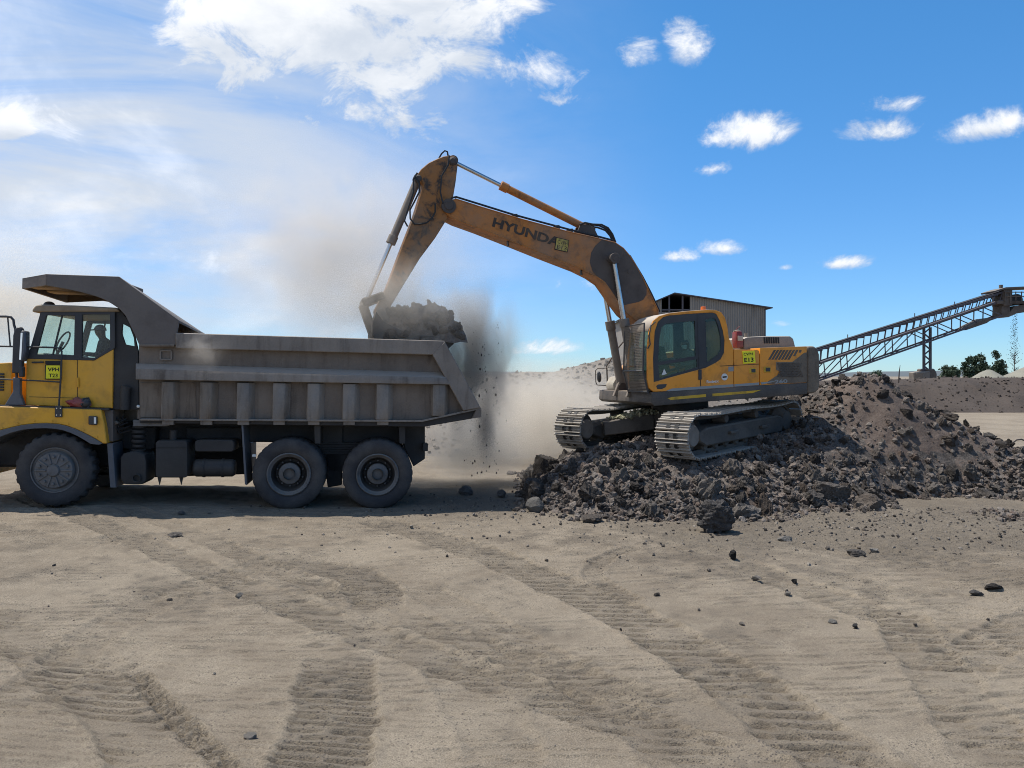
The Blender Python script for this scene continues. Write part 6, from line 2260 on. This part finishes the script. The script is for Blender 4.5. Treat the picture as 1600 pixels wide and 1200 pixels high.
for y in (0, WC):
    part('upper_chord', MB().bar(onl(ch0, ch1, 0, y), onl(ch0, ch1, 1, y), 0.16, 0.20), M_steelblue, con)
    part('lower_chord', MB().bar(onl(lo0, lo1, 0, y), onl(lo0, lo1, 1, y), 0.14, 0.16), M_steelblue, con)
    part('belt_stringer', MB().bar(onl(up0, up1, 0, y), onl(up0, up1, 1, y), 0.10, 0.17), M_steelblue, con)
    nb = 11
    for k in range(nb):
        t0, t1 = k / nb, (k + 1) / nb
        if t0 < 0.18:
            continue
        part('strut', MB().bar(onl(ch0, ch1, t0, y), onl(lo0, lo1, t0 + 0.012, y), 0.08, 0.08), M_steelblue, con)
        if t0 > 0.62:
            part('brace', MB().bar(onl(ch0, ch1, t0, y), onl(lo0, lo1, t1, y), 0.08, 0.08), M_steelblue, con)
        else:
            part('brace', MB().bar(onl(lo0, lo1, t0, y), onl(ch0, ch1, t1, y), 0.08, 0.08), M_steelblue, con)
    for k in range(0, 29):
        t = 0.2 + 0.8 * k / 28
        part('idler_stand', MB().bar(onl(ch0, ch1, t, y), onl(up0, up1, t, y), 0.07, 0.07), M_steelblue, con)
for k in range(30):
    t = 0.18 + 0.80 * k / 29
    part('idler_roller', MB().tube([onl(up0, up1, t, 0.1) + Vector((0, 0, -0.12)), onl(up0, up1, t, WC - 0.1) + Vector((0, 0, -0.12))], 0.10, 8), M_steelblue, con)
for k in range(9):
    t = 0.2 + 0.78 * k / 8
    part('cross_tie', MB().bar(onl(lo0, lo1, t, 0), onl(lo0, lo1, t, WC), 0.08, 0.08), M_steelblue, con)
part('belt', MB().hexa([onl(up0, up1, 0, .12) + Vector((0, 0, .02)), onl(up0, up1, 1, .12) + Vector((0, 0, .02)), onl(up0, up1, 1, WC - .12) + Vector((0, 0, .02)), onl(up0, up1, 0, WC - .12) + Vector((0, 0, .02)),
                        onl(up0, up1, 0, .12) + Vector((0, 0, .2)), onl(up0, up1, 1, .12) + Vector((0, 0, .2)), onl(up0, up1, 1, WC - .12) + Vector((0, 0, .2)), onl(up0, up1, 0, WC - .12) + Vector((0, 0, .2))]), M_belt, con)
part('return_pipe', MB().tube([cp(1280, 567, -0.25), cp(1552, 473, -0.25)], 0.12, 10), M_steelblue, con)
part('handrail', MB().tube([cp(1300, 536, -0.5), cp(1556, 456, -0.5)], 0.035, 6), M_steelblue, con)
for px, py, h in ((1321, 530, 7), (1425, 498, 8), (1487, 478, 6)):
    part('lamp_post', MB().tube([cp(px, py, -0.5), cp(px, py - h, -0.5)], 0.04, 6), M_steelblue, con)
# sag plates under the chord
part('spill_tray', MB().prism([(cp(1508, 516).x, cp(1508, 516).z), (cp(1515, 509).x, cp(1515, 509).z), (cp(1540, 497).x, cp(1540, 497).z), (cp(1549, 498.5).x, cp(1549, 498.5).z), (cp(1540, 505).x, cp(1540, 505).z)], -0.2, WC + 0.2), M_rusty, con)
# trestle: two lattice legs
for y in (0.30, 0.50):
    for px in (1447.0, 1457.0):
        part('trestle_leg', MB().bar(cp(px, 590, y), cp(px, 511, y), 0.13, 0.13), M_steelblue, con)
    for k in range(8):
        za, zb2 = 580 - k * 8.5, 571.5 - k * 8.5
        a_, b_ = (1447.0, 1457.0) if k % 2 else (1457.0, 1447.0)
        part('lacing', MB().bar(cp(a_, za, y), cp(b_, zb2, y), 0.06, 0.06), M_steelblue, con)
part('trestle_base', MB().prism([(cp(1445, 590).x, cp(1445, 590).z - 4), (cp(1461, 590).x, cp(1461, 590).z - 4), (cp(1461, 583).x, cp(1461, 583).z), (cp(1457, 576).x, cp(1457, 576).z), (cp(1448, 576).x, cp(1448, 576).z)], -0.4, WC + 0.4), M_rusty, con, bevel=0.1)
part('footing', MB().prism([(cp(1437, 590).x, cp(1437, 590).z - 4), (cp(1448, 590).x, cp(1448, 590).z - 4), (cp(1448, 580).x, cp(1448, 580).z), (cp(1437, 582).x, cp(1437, 582).z)], -0.6, WC + 0.6), M_concrete, con, bevel=0.05)
# head: frame, drum, hood, chute
hp = lambda pts: [(cp(a, b).x, cp(a, b).z) for a, b in pts]
hdw = part('head_house', MB().prism(hp([(1566, 453), (1575, 449), (1580, 452), (1580, 478), (1567, 478)]), -0.2, WC + 0.2), M_rusty, con, bevel=0.03)
part('head_roof', MB().prism(hp([(1551, 455), (1568, 449.5), (1640, 446.5), (1640, 448.5), (1568, 452), (1552, 457.5)]), -0.4, WC + 0.4), M_rusty, con)
part('drum', MB().tube([cp(1590, 468, 0.05), cp(1590, 468, WC - 0.05)], 0.55, 20), M_belt, con)
part('head_frame', MB().prism(hp([(1556, 470), (1640, 470), (1640, 474), (1556, 475)]), -0.15, WC + 0.15), M_rusty, con)
part('chute', MB().prism(hp([(1566, 478), (1578, 478), (1578, 488), (1586, 478), (1612, 474), (1612, 486), (1588, 490), (1576, 495.5), (1565, 495.5)]), 0.0, WC), M_rusty, con)
for px in (1568, 1575, 1584, 1593, 1602):
    part('guard_post', MB().bar(cp(px, 474, -0.3), cp(px, 456, -0.3), 0.07, 0.07), M_rusty, con)
for py in (457, 463.5):
    part('guard_rail', MB().tube([cp(1567, py, -0.3), cp(1640, py, -0.3)], 0.05, 6), M_rusty, con)
part('finial', MB().bar(cp(1570, 449, 0.6), cp(1570, 444, 0.6), 0.25, 0.25), M_rusty, con)
# stone dropping from the head
V, Fc = [], []
base = 0
r_ = np.random.default_rng(9)
for k in range(420):
    t = r_.random()
    p = cp(1592 + r_.normal(0, 1.0 + 3.0 * t), 490 + 75 * t, 0.7 + r_.normal(0, 0.25))
    v, f = rock_shape(1, 980 + k % 8, 5, 0.2)
    V.append(v * r_.uniform(0.015, 0.05) + np.array((p.x, p.y + YC, p.z)))
    Fc.append(f + base)
    base += len(v)
me = mesh_np('falling_stone', np.concatenate(V), np.concatenate(Fc), M_rockm, 0)
tag(link('falling_stone', me), 'loose stone dropping from the conveyor head', 'falling stone', kind='stuff')

# trees behind the bank


def leaf_mat():
    m, nt, b = principled('dark foliage')
    L = nt.links.new
    oi = N(nt, 'ShaderNodeTexCoord')
    n = N(nt, 'ShaderNodeTexNoise', i_Scale=1.6, i_Detail=3.0)
    L(oi.outputs['Object'], n.inputs['Vector'])
    mx = N(nt, 'ShaderNodeMixRGB')
    mx.inputs[1].default_value = (0.022, 0.040, 0.022, 1)
    mx.inputs[2].default_value = (0.060, 0.095, 0.050, 1)
    L(n.outputs[0], mx.inputs[0])
    L(mx.outputs[0], b.inputs['Base Color'])
    b.inputs['Roughness'].default_value = 0.7
    return m


M_leaf = leaf_mat()
M_bark = flat('bark', (0.07, 0.055, 0.045), 0.9)


def tree(name, px, top, wpx, Y, label, lobes, seed, bare=False, cat='tree'):
    r = np.random.default_rng(seed)
    b = at(px, 590, Y)
    htot = at(px, top, Y).z + 0.35
    w = wpx / F * Y
    root = link(name, None, None, Matrix.Translation((b.x, Y, -0.35)))
    tag(root, label, cat, None)
    mb = MB()
    mb.tube([(0, 0, 0), (0.05, 0, htot * 0.3), (0, 0.03, htot * 0.62), (0.03, 0, htot * 0.92)], [w * 0.05 + 0.06, w * 0.035 + 0.04, 0.05, 0.015], 8)
    tips = []
    for k in range(26 if bare else 12):
        z0 = htot * r.uniform(0.3, 0.85)
        a = r.uniform(0, 6.28)
        ln = w * 0.5 * r.uniform(0.5, 1.0) * (1.1 - z0 / htot * 0.6)
        e = (ln * math.cos(a), ln * math.sin(a), z0 + ln * r.uniform(0.5, 1.1))
        mb.tube([(0.02, 0, z0), (e[0] * 0.5, e[1] * 0.5, z0 + (e[2] - z0) * 0.4), e], [0.05, 0.035, 0.012], 5)
        if bare:
            for q in range(4):
                a2 = a + r.normal(0, 0.7)
                l2 = ln * 0.5
                s0 = 0.45 + 0.13 * q
                p = (e[0] * s0, e[1] * s0, z0 + (e[2] - z0) * (s0 - 0.05))
                mb.tube([p, (p[0] + l2 * math.cos(a2), p[1] + l2 * math.sin(a2), p[2] + l2 * 0.9)], [0.02, 0.008], 4)
    part('trunk', mb, M_bark, root)
    if bare:
        return
    V, Fc = [], []
    base = 0
    for (ox, oz, lr, lh, n) in lobes:
        # clumps of leaves around branch ends, with gaps between
        cl = []
        for q in range(int(n)):
            d = r.normal(size=3)
            d /= np.linalg.norm(d)
            rad = r.uniform(0.35, 1.0) ** 0.6
            cl.append((ox * w + d[0] * rad * lr * w, d[1] * rad * lr * w, oz * htot + d[2] * rad * lh * htot))
        for c in cl:
            if c[2] < 0.15:
                continue
            k = r.integers(110, 150)
            p = r.normal(size=(k, 3)) * np.array([0.095, 0.095, 0.08]) * w + np.array(c)
            s = r.uniform(0.10, 0.20, k) * (0.6 + 0.4 * min(1, w / 3))
            for pp, ss in zip(p, s):
                R3 = rotm(r) * ss
                V += [pp + R3 @ np.array(t) for t in ((-1, -0.5, 0), (1, -0.4, 0.1), (0.9, 0.5, 0), (-0.8, 0.5, 0.1))]
                Fc.append((base, base + 1, base + 2, base + 3))
                base += 4
    me = bpy.data.meshes.new('crown')
    me.from_pydata([tuple(v) for v in V], [], Fc)
    me.materials.append(M_leaf)
    link('crown', me, root)


tree('tree', 1485, 568.5, 28, 125, 'low round dark green tree left of the taller trees', [(0, 0.55, 0.42, 0.42, 26), (-0.12, 0.3, 0.4, 0.28, 10)], 1)
tree('tree', 1513, 554, 20, 125, 'tall dark tree, left of the clump of two', [(0, 0.65, 0.36, 0.33, 18), (0, 0.3, 0.48, 0.28, 14)], 2)
tree('tree', 1529, 551, 24, 127, 'tallest dark tree of the clump, with uneven crown', [(0, 0.7, 0.36, 0.3, 18), (0.05, 0.35, 0.5, 0.32, 18)], 3)
tree('tree', 1559, 550, 24, 125, 'dark pointed tree between the stone cones and the clump', [(0, 0.72, 0.25, 0.3, 14), (0.02, 0.35, 0.5, 0.3, 18)], 4)
tree('shrub', 1544, 568, 14, 122, 'small dark bush between the clump and the pointed tree', [(0, 0.5, 0.45, 0.4, 10)], 5, cat='shrub')
tree('shrub', 1573, 563, 15, 124, 'small dark bush right of the pointed tree', [(0, 0.5, 0.45, 0.4, 10)], 6, cat='shrub')
tree('bare_tree', 1585, 543, 18, 118, 'thin leafless tree beneath the conveyor head', [], 7, True)
tree('shrub', 1368, 575, 24, 110, 'wide dark bush showing over the crest of the heap', [(0, 0.5, 0.5, 0.4, 16)], 8, cat='shrub')
tree('shrub', 1341, 580, 16, 112, 'low bush beside the heap crest just left of the wide bush', [(0, 0.5, 0.5, 0.4, 9)], 10, cat='shrub')

# thin dead stalk on the bank
a = at(1404, 590, 58)
st_ = part('dead_stalk', MB().tube([(0, 0, -0.4), (0.05, 0, 0.4), (0.12, 0, 0.95)], [0.05, 0.04, 0.015], 6), M_bark, None, Matrix.Translation((a.x, 58, a.z)))
tag(st_, 'thin dead stalk sticking up from the spoil bank', 'stalk')
# bent rod lying on the bare ground at the right edge
a = at(1592, 697, 24.5)
pts = [(-0.22, 0, 0.0), (-0.18, 0, 0.10), (-0.08, 0, 0.18), (0.08, 0, 0.20), (0.22, 0, 0.14), (0.30, 0, -0.02), (0.33, 0, -0.2)]
st_ = part('bent_rod', MB().tube(pts, 0.028, 6), M_rusty, None, Matrix.Translation((a.x, 24.5, a.z + 0.02)))
tag(st_, 'bent rusty rod arching out of the heap flank at the right edge', 'rod')

# far low hills on the horizon
xs = np.linspace(-3500, 3500, 240)
hz = 6 + 16 * fbm(xs, xs * 0 + 3, 0.0022, 4, 0.5, 1) ** 1.3
vs, fs = [], []
for i, (x, z) in enumerate(zip(xs, hz)):
    vs += [(x, 2300, -5), (x, 2500, z), (x, 3000, -5)]
for i in range(len(xs) - 1):
    a = i * 3
    fs += [(a, a + 3, a + 4, a + 1), (a + 1, a + 4, a + 5, a + 2)]
M_hill = flat('far scrub hills', (0.10, 0.115, 0.12), 0.95, scale=0.01)
tag(part('hills', MB().add(vs, fs), M_hill, smooth=80), kind='structure')

# ------------------------------------------------------------------ falling debris and dust


def dust_mat(name, col, dens, noise_sc, lo, hi, aniso=0.25, stretch=(1, 1, 1), core=0.0, seed=0.0, edge=(1.0, 0.35), step=1.0):
    """dust hanging in the air: thick in the middle of its cloud, torn by turbulence towards the rim"""
    m = bpy.data.materials.new(name)
    m.use_nodes = True
    nt = m.node_tree
    nt.nodes.clear()
    L = nt.links.new
    out = N(nt, 'ShaderNodeOutputMaterial')
    tc = N(nt, 'ShaderNodeTexCoord')
    ln = N(nt, 'ShaderNodeVectorMath', operation='LENGTH')
    L(tc.outputs['Object'], ln.inputs[0])
    geo = N(nt, 'ShaderNodeNewGeometry')
    mp = N(nt, 'ShaderNodeMapping')
    mp.inputs['Scale'].default_value = stretch
    mp.inputs['Location'].default_value = (seed, seed * 0.7, seed * 1.3)
    L(geo.outputs['Position'], mp.inputs[0])
    n1 = N(nt, 'ShaderNodeTexNoise', i_Scale=noise_sc, i_Detail=5.0, i_Roughness=0.58, i_Distortion=0.5)
    L(mp.outputs[0], n1.inputs['Vector'])
    fall = sstep(nt, ln.outputs['Value'], edge[0], edge[1])
    torn = sstep(nt, mth(nt, 'ADD', n1.outputs[0], mth(nt, 'MULTIPLY', fall, core)), lo, hi)
    d = mth(nt, 'MULTIPLY', mth(nt, 'MULTIPLY', mth(nt, 'MULTIPLY', fall, fall), torn), dens * 1.25)
    pv = N(nt, 'ShaderNodeVolumePrincipled', i_Anisotropy=aniso)
    pv.inputs['Color'].default_value = (*col, 1)
    L(d, pv.inputs['Density'])
    L(pv.outputs[0], out.inputs['Volume'])
    m.cycles.volume_step_rate = step
    return m


def puff(name, px, py, Y, rpx, rpy, ry, mat, label):
    v, f = ICO[3]
    me = mesh_np(name, v, f, mat, 0)
    c = at(px, py, Y)
    k = Y / F
    o = link(name, me, None, Matrix.Translation(c) @ Matrix.Diagonal((rpx * k, ry, rpy * k, 1)))
    tag(o, label, 'dust', kind='stuff')
    return o


TAN = (0.92, 0.85, 0.74)
puff('dust', 850, 650, 24.0, 250, 135, 4.6, dust_mat('ground dust', TAN, 0.62, 0.9, 0.42, 0.66, 0.2, core=0.14, seed=3, edge=(1.0, 0.2)), 'bank of pale dust rolling between the truck and the excavator')
puff('dust', 745, 695, 18.6, 150, 100, 1.7, dust_mat('tail dust', TAN, 1.5, 1.2, 0.38, 0.64, 0.2, core=0.14, seed=6, edge=(1.0, 0.1)), 'pale dust swirling at ground level behind the rear wheels of the truck')
puff('dust', 733, 562, 16.9, 128, 185, 0.95, dust_mat('spilling dust', (0.68, 0.62, 0.545), 5.5, 1.8, 0.36, 0.62, 0.1, (1, 1, 0.45), core=0.06, seed=9, edge=(1.0, 0.0), step=0.5), 'grey curtain of dust spilling from the bucket past the tail of the bed')
puff('dust', 757, 668, 17.0, 34, 92, 0.5, dust_mat('falling dust', (0.52, 0.46, 0.40), 4.0, 3.0, 0.44, 0.64, 0.1, (1, 1, 0.12), core=0.08, seed=14, edge=(1.0, 0.0), step=0.5), 'dark streaks of soil falling below the tail lip of the bed')
puff('dust', 610, 470, 15.75, 225, 120, 0.75, dust_mat('bucket dust', (0.86, 0.805, 0.72), 2.0, 1.2, 0.35, 0.62, 0.15, core=0.08, seed=5, edge=(1.0, 0.0), step=0.7), 'grey dust veil in front of the bucket and the lower arm')
puff('dust', 520, 390, 19.0, 340, 260, 2.6, dust_mat('rising dust', (0.895, 0.84, 0.765), 0.85, 0.75, 0.34, 0.65, 0.3, core=0.10, seed=12, edge=(1.0, 0.0)), 'tall pale dust plume drifting up and left behind the excavator arm')
puff('dust', 10, 480, 24.0, 290, 190, 3.0, dust_mat('drifting dust', TAN, 0.60, 0.6, 0.38, 0.66, 0.3, core=0.14, seed=21, edge=(1.0, 0.1)), 'tan dust drifting away behind the truck cab')
puff('dust', 318, 545, 14.1, 62, 75, 0.35, dust_mat('bed dust', (0.92, 0.86, 0.78), 1.4, 2.2, 0.44, 0.74, 0.2, core=0.08, seed=31, edge=(1.0, 0.0), step=0.8), 'light puff of dust over the front of the truck bed')

# lumps and grit in mid fall behind the truck
r_ = np.random.default_rng(61)
V, Fc = [], []
base = 0
for k in range(500):
    t = r_.random()
    px = 735 + 40 * r_.random() + r_.normal(0, 9)
    if r_.random() < 0.6:
        px = r_.choice([740, 748, 757, 776]) + r_.normal(0, 2.5)
    p = at(px, 500 + 250 * t, 16.6 + r_.normal(0, 0.45))
    s = 0.003 + 0.020 * r_.random() ** 10
    v, f = rock_shape(1, 1200 + k % 10, 5, 0.2)
    V.append(v * s * np.array([1, 1, 2.5]) + np.array(p))
    Fc.append(f + base)
    base += len(v)
me = mesh_np('falling_debris', np.concatenate(V), np.concatenate(Fc), M_rockm, 0)
tag(link('falling_debris', me), 'lumps and grit in mid fall behind the truck tail', 'debris', kind='stuff')
